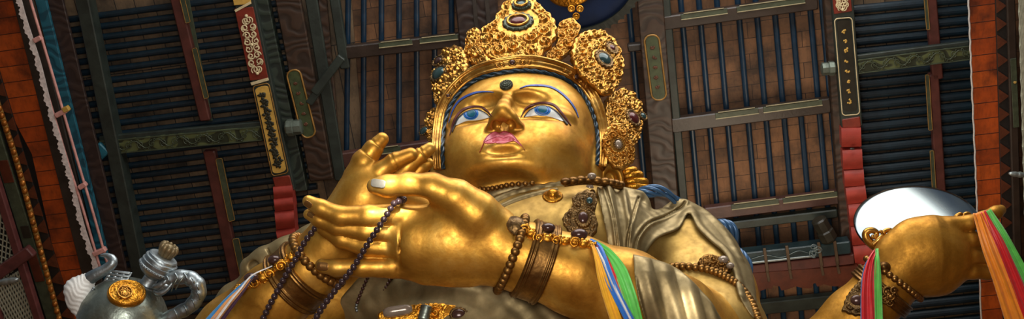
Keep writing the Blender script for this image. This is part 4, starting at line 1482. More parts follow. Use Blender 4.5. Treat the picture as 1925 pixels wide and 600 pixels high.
def build_ewer():
    root = thing('silver_ewer', P(232, 690, 190), 'silver ewer with a gold medallion, curled spout and arched handle', 'ewer')
    a = P(215, 660, 185); b = P(325, 478, 200); ax = nrm(b - a)
    c = P(232, 602, 190)
    # belly
    prof = [(-88, 26), (-84, 34), (-72, 44), (-50, 60), (-25, 73), (0, 77), (25, 72), (45, 60), (58, 46), (66, 34), (71, 24), (73, 20)]
    obj('belly', lathe(c, c + ax, prof, 64), M['silver_dull'], root)
    nk = P(278, 533, 197)
    pn = [(-16, 17), (-12, 19), (-8, 15.5), (-7, 17.5), (-3, 17.5), (-2, 14), (2, 12.5), (12, 12), (14, 14), (17, 16), (19, 24), (24, 29), (28, 30.5), (29, 32.5), (32, 32.5), (33, 30.5), (40, 31), (41, 28.5), (45, 28), (46, 29.5), (48, 29), (49, 25.5), (52, 24), (53, 26), (55, 24), (56, 14), (57, 6)]
    n = obj('neck', lathe(nk, nk + ax, pn, 48), M['silver'], root, angle=24)
    parts = []
    u = nrm(np.cross(ax, np.array([0, 0, 1.]))); w = np.cross(ax, u)
    for i in range(36):
        t = 2 * math.pi * i / 36
        parts.append(ball(nk + ax * 30 + (u * math.cos(t) + w * math.sin(t)) * 31.5, 1.9, None, 8, 5))
    o = obj('bead_trim', join(*parts), M['silver'], n)
    # petalled finial
    parts = [lathe(nk + ax * 52, nk + ax * 86, [(0, 8), (6, 7), (14, 8), (20, 9), (25, 7), (27, 2)], 24)]
    for k in range(10):
        t = 2 * math.pi * k / 10
        d = u * math.cos(t) + w * math.sin(t)
        parts.append(tube(spline([nk + ax * 54 + d * 7, nk + ax * 62 + d * 10, nk + ax * 72 + d * 13, nk + ax * 79 + d * 10], 12), [2.5, 3.5, 4.2, 4.6, 5, 5, 5, 5, 4.6, 4.2, 3.6, 2], 8))
    obj('finial', join(*parts), M['finial'], root)
    # gold medallion on the belly
    m0 = P(238, 549, 0); lo_z = None
    def belly_hit(x, y):
        zs = np.arange(330, 120, -1.5); p = np.stack([P(x, y, z) for z in zs]); q = p - c
        t = q @ ax; r = np.linalg.norm(q - t[:, None] * ax, axis=1)
        rr = np.interp(t, [s for s, _ in prof], [k for _, k in prof], left=0, right=0)
        ok = r < rr
        return p[int(np.argmax(ok))] if ok.any() else P(x, y, 240)
    mc = belly_hit(238, 551)
    g = nrm((mc - c) + 0 * ax)
    out = [(238 + 37 * math.cos(t), 551 + 24 * math.sin(t)) for t in np.linspace(0, 2 * math.pi, 28, endpoint=False)]
    mesh, (cc, uu, vv, nn, dome) = relief(out, mc[2] + 2, g, thick=10, seed=61, sizes=(4.2, 3.4, 2.8, 2.2), dome=4, amp=.6, nr=50, nth=180, rim=4, scallop=0.0, gems=[(234, 553, 17)])
    md = obj('medallion', mesh, M['gold_deep'], root)
    g0 = on_plane(234, 553, cc, nn); ku, kv = plane_scale(234, 553, cc, nn, uu, vv)
    R = np.stack([uu, vv, nn], 1)
    an = np.linspace(0, 2 * np.pi, 40, endpoint=False)
    o2 = [ball(g0 + nn * 3, (13.5 * ku, 11 * kv, 3.5), R, 32, 8), tube(g0 + nn * 5.5 + np.cos(an)[:, None] * uu * 13.5 * ku + np.sin(an)[:, None] * vv * 11 * kv, 1.8, 8, closed=True)]
    for k in range(7):
        t = np.linspace(0, 1, 20); aa = t * 7 + k; r_ = 5 * (1 - .7 * t)
        ce = g0 + nn * 6.5 + math.cos(k * .9) * uu * 6.5 * ku + math.sin(k * .9) * vv * 5.5 * kv
        o2.append(tube(ce + (np.cos(aa) * r_)[:, None] * uu * .6 + (np.sin(aa) * r_)[:, None] * vv * .6, 1.1, 6))
    obj('medallion_boss', join(*o2), M['gold_bright'], md)
    # endless knot plaque behind the rim of the belly
    kp = P(222, 521, 205); ku_ = nrm(np.array([1, -.12, 0])); kv_ = nrm(np.array([.45, .9, -.2]))
    bars = []
    for i in range(4):
        o_ = (i - 1.5) * 11
        bars.append(boxmesh(kp + ku_ * o_, ku_, kv_, np.cross(ku_, kv_), (3.0, 11, 2.2), .6))
    for i in range(4):
        o_ = (i - 1.5) * 6
        bars.append(boxmesh(kp + kv_ * o_, ku_, kv_, np.cross(ku_, kv_), (20 - abs(o_) * .4, 2.2, 2.6), .6))
    obj('knot_plaque', join(*bars), M['silver'], root)
    # white scaled neck of the spout, then the curled spout
    def beast(p):
        px, py = proj(p)
        d = chain(p, Q((163, 528, 204, 13), (150, 546, 203, 25), (154, 568, 200, 22), (168, 590, 200, 18), (186, 604, 200, 20)), 14)
        r = np.hypot(px - 178, py - 516)
        return d - 0.6 * np.cos(2 * np.pi * (r / 8.5 + .3 * np.sin((px + .6 * py) / 5.5)))
    lo, hi = bounds([P(110, 640, 150), P(210, 500, 250)], 8)
    sp = obj('spout_head', grow(beast, lo, hi, 1.8), M['white_paint'], root)
    tr = spline([P(160, 530, 204), P(176, 519, 206), P(198, 507, 206), P(211, 496, 206), P(211, 487, 204), P(201, 481, 203), P(189, 480, 203)], 44)
    obj('spout', tube(tr, np.interp(np.linspace(0, 1, 44), [0, .3, .7, 1], [12, 9.5, 7, 2.2]), 18), M['silver'], root)
    # row of beads where the beast meets the belly
    me = bead_mesh(2.3, 'stud'); me.materials.append(M['silver'])
    bt = [ball(P(x, y, 222), 2.3, None, 8, 5) for x, y in spline([(176, 542), (168, 556), (160, 572), (156, 590)], 14)]
    obj('stud_row', join(*bt), M['silver'], root)
    # handle with a beast's mouth
    hp = spline([P(300, 546, 206), P(308, 538, 208), P(322, 524, 210), P(349, 521, 210), P(368, 531, 210), P(374, 550, 208), P(360, 574, 206), P(334, 589, 204), P(306, 603, 200), P(280, 618, 196)], 70)
    s = np.linspace(0, 1, 70)
    h = obj('handle', tube(hp, np.interp(s, [0, .08, .2, .45, .7, 1], [9, 11, 12, 13.5, 12, 11]) * (1 + .05 * np.sin(s * 70)), 18), M['silver'], root)
    mm = [ball(P(312, 536, 212), (10, 9, 9)), tube(spline([P(290, 548, 212), P(299, 552, 216), P(312, 546, 218), P(324, 532, 218)], 18), [3, 4, 4.5, 5, 5, 5, 5, 5, 5, 4.5, 4.5, 4, 4, 3.5, 3.5, 3, 2.5, 2], 10),
          tube(spline([P(287, 541, 212), P(298, 538, 216), P(310, 530, 218), P(318, 520, 218)], 18), [2.5, 4, 5, 5.5, 6, 6, 6, 6, 6, 5.5, 5, 5, 4.5, 4, 3.5, 3, 2.5, 2], 10)]
    for k in range(9):
        i = 14 + k * 5
        mm.append(tube(spline([hp[i] + [-3, 8, 10], hp[i] + [3, 1, 14], hp[i] + [4, -9, 8]], 10), 1.6, 6))
    for x0, y0, x1, y1 in ((340, 514, 322, 548), (352, 513, 330, 545)):
        obj('rein', tube(spline([P(x0, y0, 218), P((x0 + x1) / 2 - 2, (y0 + y1) / 2, 226), P(x1, y1, 218)], 12), 1.2, 6), M['silver_dull'], root)
    obj('beast_head', join(*mm), M['silver'], h)


def build_mirror():
    root = thing('ritual_mirror', P(1722, 470, 60), 'large round polished silver mirror disc behind the open palm', 'mirror')
    c = P(1722, 415, 5)
    # rim ellipse seen at a slant: the disc leans back
    n = nrm(np.array([-.17, .82, .55]))
    u = nrm(np.array([1, .07, 0]) - n * (np.array([1, .07, 0]) @ n)); v = np.cross(n, u)
    R_ = 111
    vs, fs = [], []
    N, Mr = 72, 14
    prof = []
    for i in range(1, Mr + 1):
        r = R_ * i / Mr; prof.append((r, 6 * (1 - (r / R_) ** 2)))
    prof += [(R_ + 2, -2), (R_ + 1, -6), (R_ * .9, -9)]
    vs.append(c + n * 6)
    for r, h in prof:
        for j in range(N):
            a = 2 * math.pi * j / N
            vs.append(c + u * r * math.cos(a) + v * r * math.sin(a) + n * h)
    for j in range(N):
        fs.append((0, 1 + j, 1 + (j + 1) % N))
        for i in range(len(prof) - 1):
            b = 1 + i * N
            fs.append((b + j, b + N + j, b + N + (j + 1) % N, b + (j + 1) % N))
    fs.append(tuple(1 + (len(prof) - 1) * N + j for j in range(N))[::-1])
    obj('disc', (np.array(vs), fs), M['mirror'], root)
    # gilt scrollwork that carries the disc
    def scroll(pts, r0, r1, n=40): return tube(spline([P(*q) for q in pts], n), np.linspace(r0, r1, n), 12)
    sc = [scroll([(1660, 470, 120), (1643, 462, 124), (1630, 450, 124), (1628, 438, 124), (1638, 433, 126), (1648, 438, 128), (1644, 446, 130), (1638, 444, 130)], 9, 3.5),
          scroll([(1650, 468, 126), (1656, 454, 132), (1668, 446, 134), (1678, 440, 134), (1672, 433, 134), (1662, 436, 136), (1664, 443, 136)], 8, 3),
          scroll([(1642, 460, 130), (1652, 450, 134), (1660, 441, 134), (1654, 434, 134)], 5, 3)]
    o = obj('scroll_mount', join(*sc), M['gold_bright'], root)
    sc = [scroll([(1790, 415, 120), (1798, 406, 124), (1806, 402, 126), (1812, 407, 126), (1806, 410, 128)], 4, 2),
          scroll([(1806, 414, 122), (1812, 404, 126), (1820, 401, 126), (1825, 406, 126), (1819, 410, 128)], 4, 2)]
    obj('scroll_mount', join(*sc), M['gold_bright'], root)


_t = NT('silver_painted_clouds')
_c = _t.ramp(_t.noise(.55, 3, .55, dist=.6), [(.34, lin(76, 92, 112)), (.48, lin(128, 137, 138)), (.7, lin(142, 149, 146))])  # cloud reflections painted into the silver as bluish noise patches
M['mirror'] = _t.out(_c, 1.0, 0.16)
M['finial'] = plain('finial_tan', lin(118, 102, 72), 0.45, 0.5, var=.25, scale=8)
# ------------------------------------------------------------------ the hall behind: boarded roof, rafters, painted beams
RC = P(962, 300, -1150)
_v = nrm(np.array([0.477, -2.665, -1.0])); _u = nrm(np.array([1, .12, .1]))
RN = nrm(np.cross(_u, _v)); RN = RN if RN[2] > 0 else -RN


def RP(px, py, lift=0.0):
    return on_plane(px, py, RC + RN * lift, RN)


def rscale(px, py, lift=0.0):
    a = RP(px - .5, py, lift); b = RP(px + .5, py, lift)
    return np.linalg.norm(a - b)


def bar(p0, p1, w, lift, thick, bevel=2.0, w2=None):
    """a squared timber whose front face runs from pixel p0 to p1, w pixels wide"""
    a, b = RP(*p0, lift), RP(*p1, lift)
    u = nrm(b - a); v = np.cross(RN, u)
    k = rscale((p0[0] + p1[0]) / 2, (p0[1] + p1[1]) / 2, lift)
    return boxmesh((a + b) / 2 - RN * thick / 2, u, v, RN, (np.linalg.norm(b - a) / 2, w * k / 2, thick / 2), bevel)


def solo(name, vf, mat, label, cat, group=None, parent=None, kind=None):
    o = obj(name, vf, mat, parent, smooth=False)
    if parent is None: tag(o, label, cat, group, kind)
    return o


def slab(quad, lift, thick, mat, name):
    """a boarded surface bounded by a photo polygon, with plane texture coordinates"""
    q = np.array([RP(x, y, lift) for x, y in quad])
    v = np.concatenate([q, q - RN * thick]); n = len(q)
    f = [tuple(range(n)), tuple(range(2 * n - 1, n - 1, -1))] + [(i, n + i, n + (i + 1) % n, (i + 1) % n) for i in range(n)]
    o = obj(name, (v, f), mat, None, smooth=False)
    uv = o.data.uv_layers.new(name='plane')
    fr = np.stack([_u, nrm(np.cross(RN, _u)), RN], 1)
    lv = v @ fr * S0
    for l in o.data.loops:
        p = lv[l.vertex_index]; uv.data[l.index].uv = (float(p[0]), float(p[1]))
    return o


def boards(name, c1, c2, cm, bw, bh, rot=0.0, mortar=.012, rough=.7, var=.5):
    t = NT(name)
    mp = t.mapped((1, 1, 1), (0, 0, rot), 'UV')
    b = t.node('ShaderNodeTexBrick')
    b.inputs['Scale'].default_value = 1.0; b.inputs['Brick Width'].default_value = bw; b.inputs['Row Height'].default_value = bh
    b.inputs['Mortar Size'].default_value = mortar; b.inputs['Mortar Smooth'].default_value = .3; b.inputs['Bias'].default_value = -.1
    b.inputs['Color1'].default_value = c1; b.inputs['Color2'].default_value = c2; b.inputs['Mortar'].default_value = cm
    t.l.new(mp, b.inputs['Vector'])
    n = t.noise(1.1, 5, .65)
    g = t.noise(14, 5, .7, vec=t.mapped((1, .2, 1), (0, 0, rot), 'UV'))
    col = t.mix(t.rng(n, 0, .85, .38, .66), b.outputs['Color'], cm)
    col = t.mix(t.rng(g, 0, .55, .5, .8), col, cm)
    h = t.math('SUBTRACT', t.math('MULTIPLY', g, .4), b.outputs['Fac'])
    return t.out(col, 0, rough, t.bump(h, .5, .02))


M['boards'] = boards('roof_boards', lin(132, 92, 60), lin(94, 66, 44), lin(34, 24, 18), 2.6, .40, 0, .008)
M['boards_side'] = boards('side_boards', lin(124, 102, 76), lin(92, 76, 58), lin(24, 22, 20), .5, 5.0, 0)
M['orange_boards'] = boards('orange_boards', lin(196, 88, 22), lin(168, 68, 14), lin(62, 24, 8), 30.0, .40, 0, .012, .55)
M['rafter'] = plain('rafter_blue', lin(17, 42, 62), .38, .0, var=.4, scale=3, bump=.15)
M['rafter_side'] = plain('rafter_teal', lin(14, 33, 44), .42, .0, var=.4, scale=3, bump=.15)
M['timber'] = plain('dark_timber', lin(46, 40, 35), .5, .0, var=.4, scale=2.5, bump=.2)
M['timber_green'] = plain('green_timber', lin(38, 46, 41), .5, .0, var=.4, scale=2.5, bump=.2)
M['timber_red'] = plain('red_timber', lin(80, 40, 34), .5, 0, var=.35, scale=2.5, bump=.2)
M['moss'] = plain('green_strip', lin(60, 68, 50), .5, 0, var=.35, scale=5, bump=.2)
M['red_paint'] = plain('red_paint', lin(118, 42, 28), .45, 0, var=.25, scale=4, bump=.15)
M['coral'] = plain('coral_paint', lin(150, 54, 44), .42, 0, var=.2, scale=4, bump=.15)
M['rust'] = plain('rust_paint', lin(78, 34, 18), .45, 0, var=.3, scale=4, bump=.15)
M['yellow_panel'] = plain('yellow_panel', lin(196, 156, 74), .5, 0, var=.2, scale=5, bump=.1)
M['black_panel'] = plain('black_panel', lin(34, 32, 24), .4, 0, var=.3, scale=5, bump=.1)
M['green_panel'] = plain('green_panel', lin(60, 70, 42), .5, 0, var=.35, scale=6, bump=.15)
M['cream'] = plain('cream_line', lin(206, 190, 150), .45, 0, var=.15, scale=6)
M['ochre'] = plain('ochre_line', lin(150, 112, 54), .45, .2, var=.3, scale=6)
M['leaf_black'] = plain('leaf_black', lin(36, 36, 22), .5, 0, var=.3, scale=6)
M['verdigris'] = plain('verdigris_bolt', lin(104, 114, 104), .4, .5, var=.3, scale=6, bump=.2)
M['pink_rail'] = plain('pink_rail', lin(208, 152, 144), .5, 0, var=.25, scale=6)
M['lace'] = plain('grey_lace', lin(204, 192, 188), .6, 0, var=.25, scale=14, bump=.3)
M['turquoise'] = plain('turquoise_strip', lin(30, 94, 112), .45, 0, var=.35, scale=5, bump=.2)
M['maroon'] = plain('maroon_frame', lin(92, 48, 46), .5, 0, var=.3, scale=4, bump=.15)
M['lattice'] = plain('lattice_metal', lin(184, 188, 170), .4, .4, var=.2, scale=8)
M['black_wood'] = plain('black_wood', lin(26, 20, 16), .6, 0, var=.3, scale=6)
M['canopy'] = plain('canopy_blue', lin(12, 38, 78), .8, 0, var=.15, scale=3)
M['steel'] = plain('pale_steel', lin(150, 160, 160), .3, .7, var=.15, scale=6)
M['dull_steel'] = plain('dull_steel', lin(104, 118, 120), .4, .3, var=.2, scale=6)
M['white_cord'] = plain('white_cord', lin(196, 192, 188), .6, 0, var=.15, scale=12)


def carved(name, c, c2):
    """weathered green paint over shallow scroll carving"""
    t = NT(name)
    w = t.node('ShaderNodeTexVoronoi', feature='DISTANCE_TO_EDGE'); w.inputs['Scale'].default_value = 5.5
    nn = t.node('ShaderNodeTexNoise'); nn.inputs['Scale'].default_value = 3.5; nn.inputs['Detail'].default_value = 2
    t.l.new(t.tc.outputs['Object'], nn.inputs['Vector'])
    add = t.node('ShaderNodeVectorMath', operation='ADD'); t.l.new(t.tc.outputs['Object'], add.inputs[0]); t.l.new(nn.outputs['Color'], add.inputs[1])
    t.l.new(add.outputs[0], w.inputs['Vector'])
    wv = t.node('ShaderNodeTexWave', wave_type='RINGS'); wv.inputs['Scale'].default_value = 1.3; wv.inputs['Distortion'].default_value = 16; wv.inputs['Detail'].default_value = 1.5
    t.l.new(t.tc.outputs['Object'], wv.inputs['Vector'])
    col = t.mix(t.rng(wv.outputs['Fac'], 0, 1, .35, .6), c2, c)
    return t.out(col, 0, .45, t.bump(wv.outputs['Fac'], .3, .03))


M['carved_green'] = carved('carved_green', lin(84, 92, 58), lin(40, 46, 32))
M['carved_brown'] = carved('carved_brown', lin(52, 40, 36), lin(42, 32, 30))
M['carved_red'] = carved('carved_red', lin(60, 44, 34), lin(46, 35, 28))

ORD = ['first', 'second', 'third', 'fourth', 'fifth', 'sixth', 'seventh', 'eighth', 'ninth', 'tenth', 'eleventh', 'twelfth', 'thirteenth', 'fourteenth', 'fifteenth', 'sixteenth', 'seventeenth', 'eighteenth', 'nineteenth', 'twentieth',
       'twenty-first', 'twenty-second', 'twenty-third', 'twenty-fourth', 'twenty-fifth', 'twenty-sixth', 'twenty-seventh', 'twenty-eighth', 'twenty-ninth', 'thirtieth', 'thirty-first', 'thirty-second', 'thirty-third', 'thirty-fourth', 'thirty-fifth']


def pole(p0, p1, r, lift):
    a, b = RP(*p0, lift), RP(*p1, lift)
    return tube(np.linspace(a, b, 3), r * rscale((p0[0] + p1[0]) / 2, (p0[1] + p1[1]) / 2, lift), 12)


def build_roof():
    tag(slab([(610, -200), (2100, -380), (2100, 800), (600, 900), (560, 300)], 0, 12, M['boards'], 'ceiling'), kind='structure')
    # centre bays: rafters run up the slope
    xs = [(655, 651), (684, 683), (717, 717), (750, 750), (783, 784), (816, 818), (848, 852)]
    for i, (a, b) in enumerate(xs):
        solo('rafter', pole((a, -60), (b, 330), 5.2, 14), M['rafter'], f'blue roof rafter, {ORD[i]} from the dark timbers, above the raised fingertips', 'rafter', 'rafters above the raised fingertips')
    xs = [1186, 1253, 1284, 1318, 1352, 1391, 1425, 1459, 1491, 1526, 1549]
    for i, x in enumerate(xs):
        lab = 'blue roof rafter in the gap between crown and oval-panelled post' if i == 0 else f'blue roof rafter, {ORD[i - 1]} from the oval-panelled post beside the crown'
        solo('rafter', pole((x - 10, -60), (x + 52, 640), 5.4, 14), M['rafter'], lab, 'rafter', 'rafters of the wide boarded bay')
    # side bays: rafters run level
    tag(slab([(40, -200), (640, -260), (700, 500), (560, 700), (100, 760)], 6, 12, M['boards_side'], 'ceiling'), kind='structure')
    for i in range(31):
        y = 10 + i * 20.2
        solo('rafter', pole((120 + i * 3.4, y + 28), (520 + i * 4.2, y - 24), 6.2, 22), M['rafter_side'], f'level dark teal rafter, {ORD[i]} down from the top, in the bay above the ewer', 'rafter', 'level rafters above the ewer')
    tag(slab([(1590, -200), (1860, -240), (1900, 760), (1640, 760)], 6, 12, M['boards_side'], 'ceiling'), kind='structure')
    for i in range(31):
        y = 6 + i * 20.0
        solo('rafter', pole((1585 + i * 2, y + 14), (1850 + i * 1.2, y - 12), 8.6, 22), M['rafter_side'], f'level dark teal rafter, {ORD[i]} down from the top, in the bay behind the mirror', 'rafter', 'level rafters behind the mirror')


def decor_line(p0, p1, off, w, lift, h=2.0):
    """thin raised strip beside an axis, off pixels to its side"""
    d = nrm(np.array([p1[0] - p0[0], p1[1] - p0[1]])); nn = np.array([-d[1], d[0]]) * off
    return bar((p0[0] + nn[0], p0[1] + nn[1]), (p1[0] + nn[0], p1[1] + nn[1]), w, lift + h, h + 1, .3)


def spiral2(c, r, turns, a0, sg, lift, tr, k, n=34):
    t = np.linspace(0, 1, n); a = a0 + sg * t * turns * 2 * np.pi; rr = r * (1 - .82 * t)
    return tube(np.array([RP(c[0] + q * math.cos(w), c[1] + q * math.sin(w), lift) for q, w in zip(rr, a)]), tr, 6)


def lerp(p0, p1, t, off=0.0):
    d = nrm(np.array([p1[0] - p0[0], p1[1] - p0[1]])); nn = np.array([-d[1], d[0]])
    return (p0[0] + (p1[0] - p0[0]) * t + nn[0] * off, p0[1] + (p1[1] - p0[1]) * t + nn[1] * off)


def filigree(p0, p1, w, lift):
    """mirror-image scrollwork along an axis (for the red panels)"""
    parts, L = [], math.hypot(p1[0] - p0[0], p1[1] - p0[1])
    k = rscale(*p0, lift)
    spots = [(.08, .16), (.2, .36), (.33, .30), (.45, .40), (.57, .38), (.69, .30), (.81, .36), (.93, .16)]
    for t, o in spots:
        for sg in (-1, 1):
            c = lerp(p0, p1, t, sg * o * w * .62)
            parts.append(spiral2(c, w * .22, 1.3, t * 9, sg, lift + 2.5, 1.25 * k, k))
            e = lerp(p0, p1, t + .05, sg * w * .06)
            m_ = lerp(p0, p1, t + .02, sg * o * w * .95)
            parts.append(tube(np.array([RP(*q, lift + 2.5) for q in spline([e, m_, lerp(p0, p1, t - .05, sg * o * w * .8)], 14)]), 1.1 * k, 6))
    for t in (.0, 1.0, .5):
        parts.append(ball(RP(*lerp(p0, p1, t), lift + 2), 3.2 * k))
    return join(*parts)


def outline_frame(p0, p1, w, lift, tr, r=.3):
    """rounded rectangular line round a panel"""
    L = math.hypot(p1[0] - p0[0], p1[1] - p0[1]); q = min(r, .5) * w
    pts = []
    for cx, cy, a0 in ((L - q, w / 2 - q, 0), (q, w / 2 - q, 90), (q, -w / 2 + q, 180), (L - q, -w / 2 + q, 270)):
        for k in range(7):
            t = math.radians(a0 + k * 15)
            pts.append(RP(*lerp(p0, p1, (cx + q * math.cos(t)) / L, cy + q * math.sin(t)), lift))
    dense = []
    for u_, v_ in zip(pts, pts[1:] + pts[:1]):
        n = max(1, int(np.linalg.norm(v_ - u_) / 12))
        if np.linalg.norm(v_ - u_) < .05: continue
        dense += [u_ + (v_ - u_) * t for t in np.arange(n) / n]
    return tube(np.array(dense), tr, 6, closed=True)


def plate(p0, p1, w, lift, h=3, r=.5):
    """a raised panel with rounded ends"""
    L = math.hypot(p1[0] - p0[0], p1[1] - p0[1]); rp = []
    for i in range(9):
        a = -math.pi / 2 + math.pi * i / 8
        rp.append((r * w / L * (1 - math.cos(a)), .5 * w * math.sin(a)))
    for i in range(9):
        a = math.pi / 2 - math.pi * i / 8
        rp.append((1 - r * w / L * (1 - math.cos(a)), .5 * w * math.sin(a)))
    q = np.array([RP(*lerp(p0, p1, t, o), lift + h) for t, o in rp])
    n = len(q)
    v = np.concatenate([q, q - RN * (h + 2)])
    f = [tuple(range(n)), tuple(range(2 * n - 1, n - 1, -1))] + [(i, n + i, n + (i + 1) % n, (i + 1) % n) for i in range(n)]
    return v, f


def leaf_set(p0, p1, w, lift, n, mat_scale, seed):
    r_ = np.random.default_rng(seed); parts = []
    k = rscale(*p0, lift)
    for i in range(n):
        t = (i + .5) / n
        for j in range(6):
            a = j * 1.047 + r_.uniform(-.35, .35)
            c = lerp(p0, p1, t + r_.uniform(-.02, .02), r_.uniform(-.12, .12) * w)
            ln = w * r_.uniform(.22, .34) * mat_scale
            e = (c[0] + math.cos(a) * ln, c[1] + math.sin(a) * ln)
            A, B = RP(*c, lift + 1.2), RP(*e, lift + 1.2)
            pp = np.linspace(A, B, 7)
            parts.append(tube(pp, np.array([1, 2.6, 3.4, 3.4, 2.6, 1.6, .4]) * k * mat_scale, 8, flat=(RN, .35)))
    return join(*parts)


def corbel(name, root, blocks, w, lift, thick, mat):
    """stepped scroll bracket: each block a swelling front"""
    for (x0, y0, x1, y1, sw) in blocks:
        prof = []
        for s in np.linspace(0, 1, 9):
            prof.append((s, sw * math.sin(math.pi * s) * 1.0))
        m = []
        k = rscale(x0, y0, lift)
        d = nrm(np.array([x1 - x0, y1 - y0])); nn = np.array([-d[1], d[0]])
        vs = []
        for s, b in prof:
            for e in (-.5, .5):
                x, y = x0 + (x1 - x0) * s + nn[0] * w * e, y0 + (y1 - y0) * s + nn[1] * w * e
                vs.append(RP(x, y, lift + b))
        for s, b in prof[::-1]:
            for e in (-.5, .5):
                x, y = x0 + (x1 - x0) * s + nn[0] * w * e, y0 + (y1 - y0) * s + nn[1] * w * e
                vs.append(RP(x, y, lift) - RN * thick)
        n = len(prof); vs = np.array(vs); fs = []
        N = 2 * n
        for i in range(N):
            i2 = (i + 1) % N
            fs.append((2 * i, 2 * i + 1, 2 * i2 + 1, 2 * i2))
        fs.append(tuple(2 * i for i in range(N))[::-1]); fs.append(tuple(2 * i + 1 for i in range(N)))
        obj(name, (vs, fs), mat, root, angle=40)


def base_pt(p, lift): return RP(p[0], p[1], lift)


def hexbolt(p, ax_px, r, lift, label, mat='verdigris'):
    a = RP(*p, lift); b = RP(p[0] + ax_px[0], p[1] + ax_px[1], lift)
    k = rscale(*p, lift); d = np.linalg.norm(b - a)
    v, f = lathe(a, b, [(0, r * k * .8), (d * .1, r * k), (d * .45, r * k * 1.02), (d * .5, r * k * .86), (d * .62, r * k * .9), (d * .95, r * k * .9), (d, r * k * .7)], 8)
    o = obj('beam_end', (v, f), M[mat], None, angle=30)
    tag(o, label, 'beam end')


def pillar_l():
    t = thing('painted_pillar', base_pt((540, 470), 60), 'painted pillar with yellow leaf panel beside the raised golden hand', 'pillar')
    L = 90
    a, b = (450, -40), (536, 360)
    obj('shaft', bar(a, b, 38, L, 54, 2), M['timber_green'], t, smooth=False)
    side = bar((482, -40), (566, 360), 24, L - 22, 33, 2)
    obj('side_board', side, M['carved_green_dark'], t, smooth=False)
    obj('cap_panel', bar((449, -30), (456, 9), 33, L + 3, 5, 1), M['yellow_panel'], t, smooth=False)
    rp = obj('red_panel', bar((458, 15), (487, 150), 35, L + 3, 5, 1), M['red_paint'], t, smooth=False)
    obj('scrollwork', filigree((463, 30), (484, 138), 33, L + 3), M['cream'], rp)
    obj('panel_line', join(bar((455, 11), (457.5, 15), 35, L + 4.5, 3, .3), bar((487, 151), (489, 156), 35, L + 4.5, 3, .3)), M['cream'], t, smooth=False)
    yp = obj('leaf_panel', plate((491, 163), (526, 325), 25, L + 1, 4, .2), M['yellow_panel'], t, smooth=False)
    obj('leaves', leaf_set((493, 174), (524, 314), 30, L + 5, 15, .95, 3), M['leaf_black'], yp)
    obj('panel_line', outline_frame((490, 159), (527, 328), 31, L + 2, 1.5, .2), M['ochre'], t)
    obj('foot_block', bar((528, 332), (533, 352), 33, L + 2, 30, 2), M['red_paint'], t, smooth=False)
    corbel('corbel', t, [(531, 351, 533, 372, 8), (532, 372, 535, 396, 12), (534, 397, 537, 430, 16), (536, 431, 541, 456, 12)], 36, L + 6, 40, M['coral'])
    hexbolt((538, 241), (30, -3), 16, L - 8, 'grey-green faceted beam end poking out beside the yellow leaf panel')


def pillar_r():
    t = thing('painted_pillar', base_pt((1635, 520), 60), 'painted pillar with black gold-flecked panel and tall coral corbels by the mirror', 'pillar')
    L = 90
    obj('shaft', bar((1581, -40), (1602, 240), 40, L, 54, 2), M['timber_green'], t, smooth=False)
    obj('side_board', bar((1556, -40), (1592, 470), 18, L - 20, 34, 2), M['carved_red'], t, smooth=False)
    rp = obj('red_panel', bar((1579, -40), (1585, 24), 34, L + 3, 5, 1), M['red_paint'], t, smooth=False)
    obj('scrollwork', filigree((1579, -30), (1584, 18), 28, L + 3), M['cream'], rp)
    yp = obj('fleck_panel', plate((1586, 38), (1599, 210), 25, L + 1, 4, .15), M['black_panel'], t, smooth=False)
    obj('flecks', leaf_set((1587, 48), (1598, 200), 20, L + 5, 8, .62, 9), M['yellow_panel'], yp)
    obj('panel_line', outline_frame((1585, 34), (1600, 216), 33, L + 2, 1.6, .2), M['cream'], t)
    obj('foot_block', bar((1600, 222), (1602, 242), 34, L + 2, 30, 2), M['red_paint'], t, smooth=False)
    corbel('corbel', t, [(1600, 241, 1601, 276, 10), (1602, 282, 1604, 318, 12), (1605, 320, 1607, 350, 12), (1608, 351, 1612, 382, 12), (1613, 383, 1617, 424, 16), (1618, 425, 1621, 460, 14), (1622, 461, 1626, 497, 14), (1627, 498, 1631, 530, 12)],
           37, L + 6, 40, M['coral'])
    pegs = [(1602, 280), (1607, 345), (1612, 380), (1619, 425)]
    obj('peg', join(*[ball(RP(x, y, L + 22), (7, 3, 3)) for x, y in pegs[:1]]), M['timber'], t)
    hexbolt((1570, 128), (-26, 2), 14, L - 6, 'grey-green faceted beam end poking out beside the black gold-flecked panel')


M['carved_green_dark'] = carved('carved_green_dark', lin(48, 58, 50), lin(30, 38, 34))


def oval_post(p0, p1, w, o0, o1, ow, lift, label, mat, wts):
    t = thing('timber_post', base_pt(p1, lift), label, 'post')
    obj('shaft', bar(p0, p1, w, lift, 19, 3), mat, t, smooth=False)
    pn = obj('oval_panel', plate(o0, o1, ow, lift, 3, .5), M['green_panel'], t, smooth=False)
    obj('panel_outline', outline_frame(o0, o1, ow + 5, lift + 2, 2.6, .45), M['ochre'], pn)
    for i in range(5):
        obj('painted_flower', leaf_set(lerp(o0, o1, .12 + .152 * i), lerp(o0, o1, .27 + .152 * i), ow * .8, lift + 3, 1, .7, wts + i), M['flower'], pn)
    return t


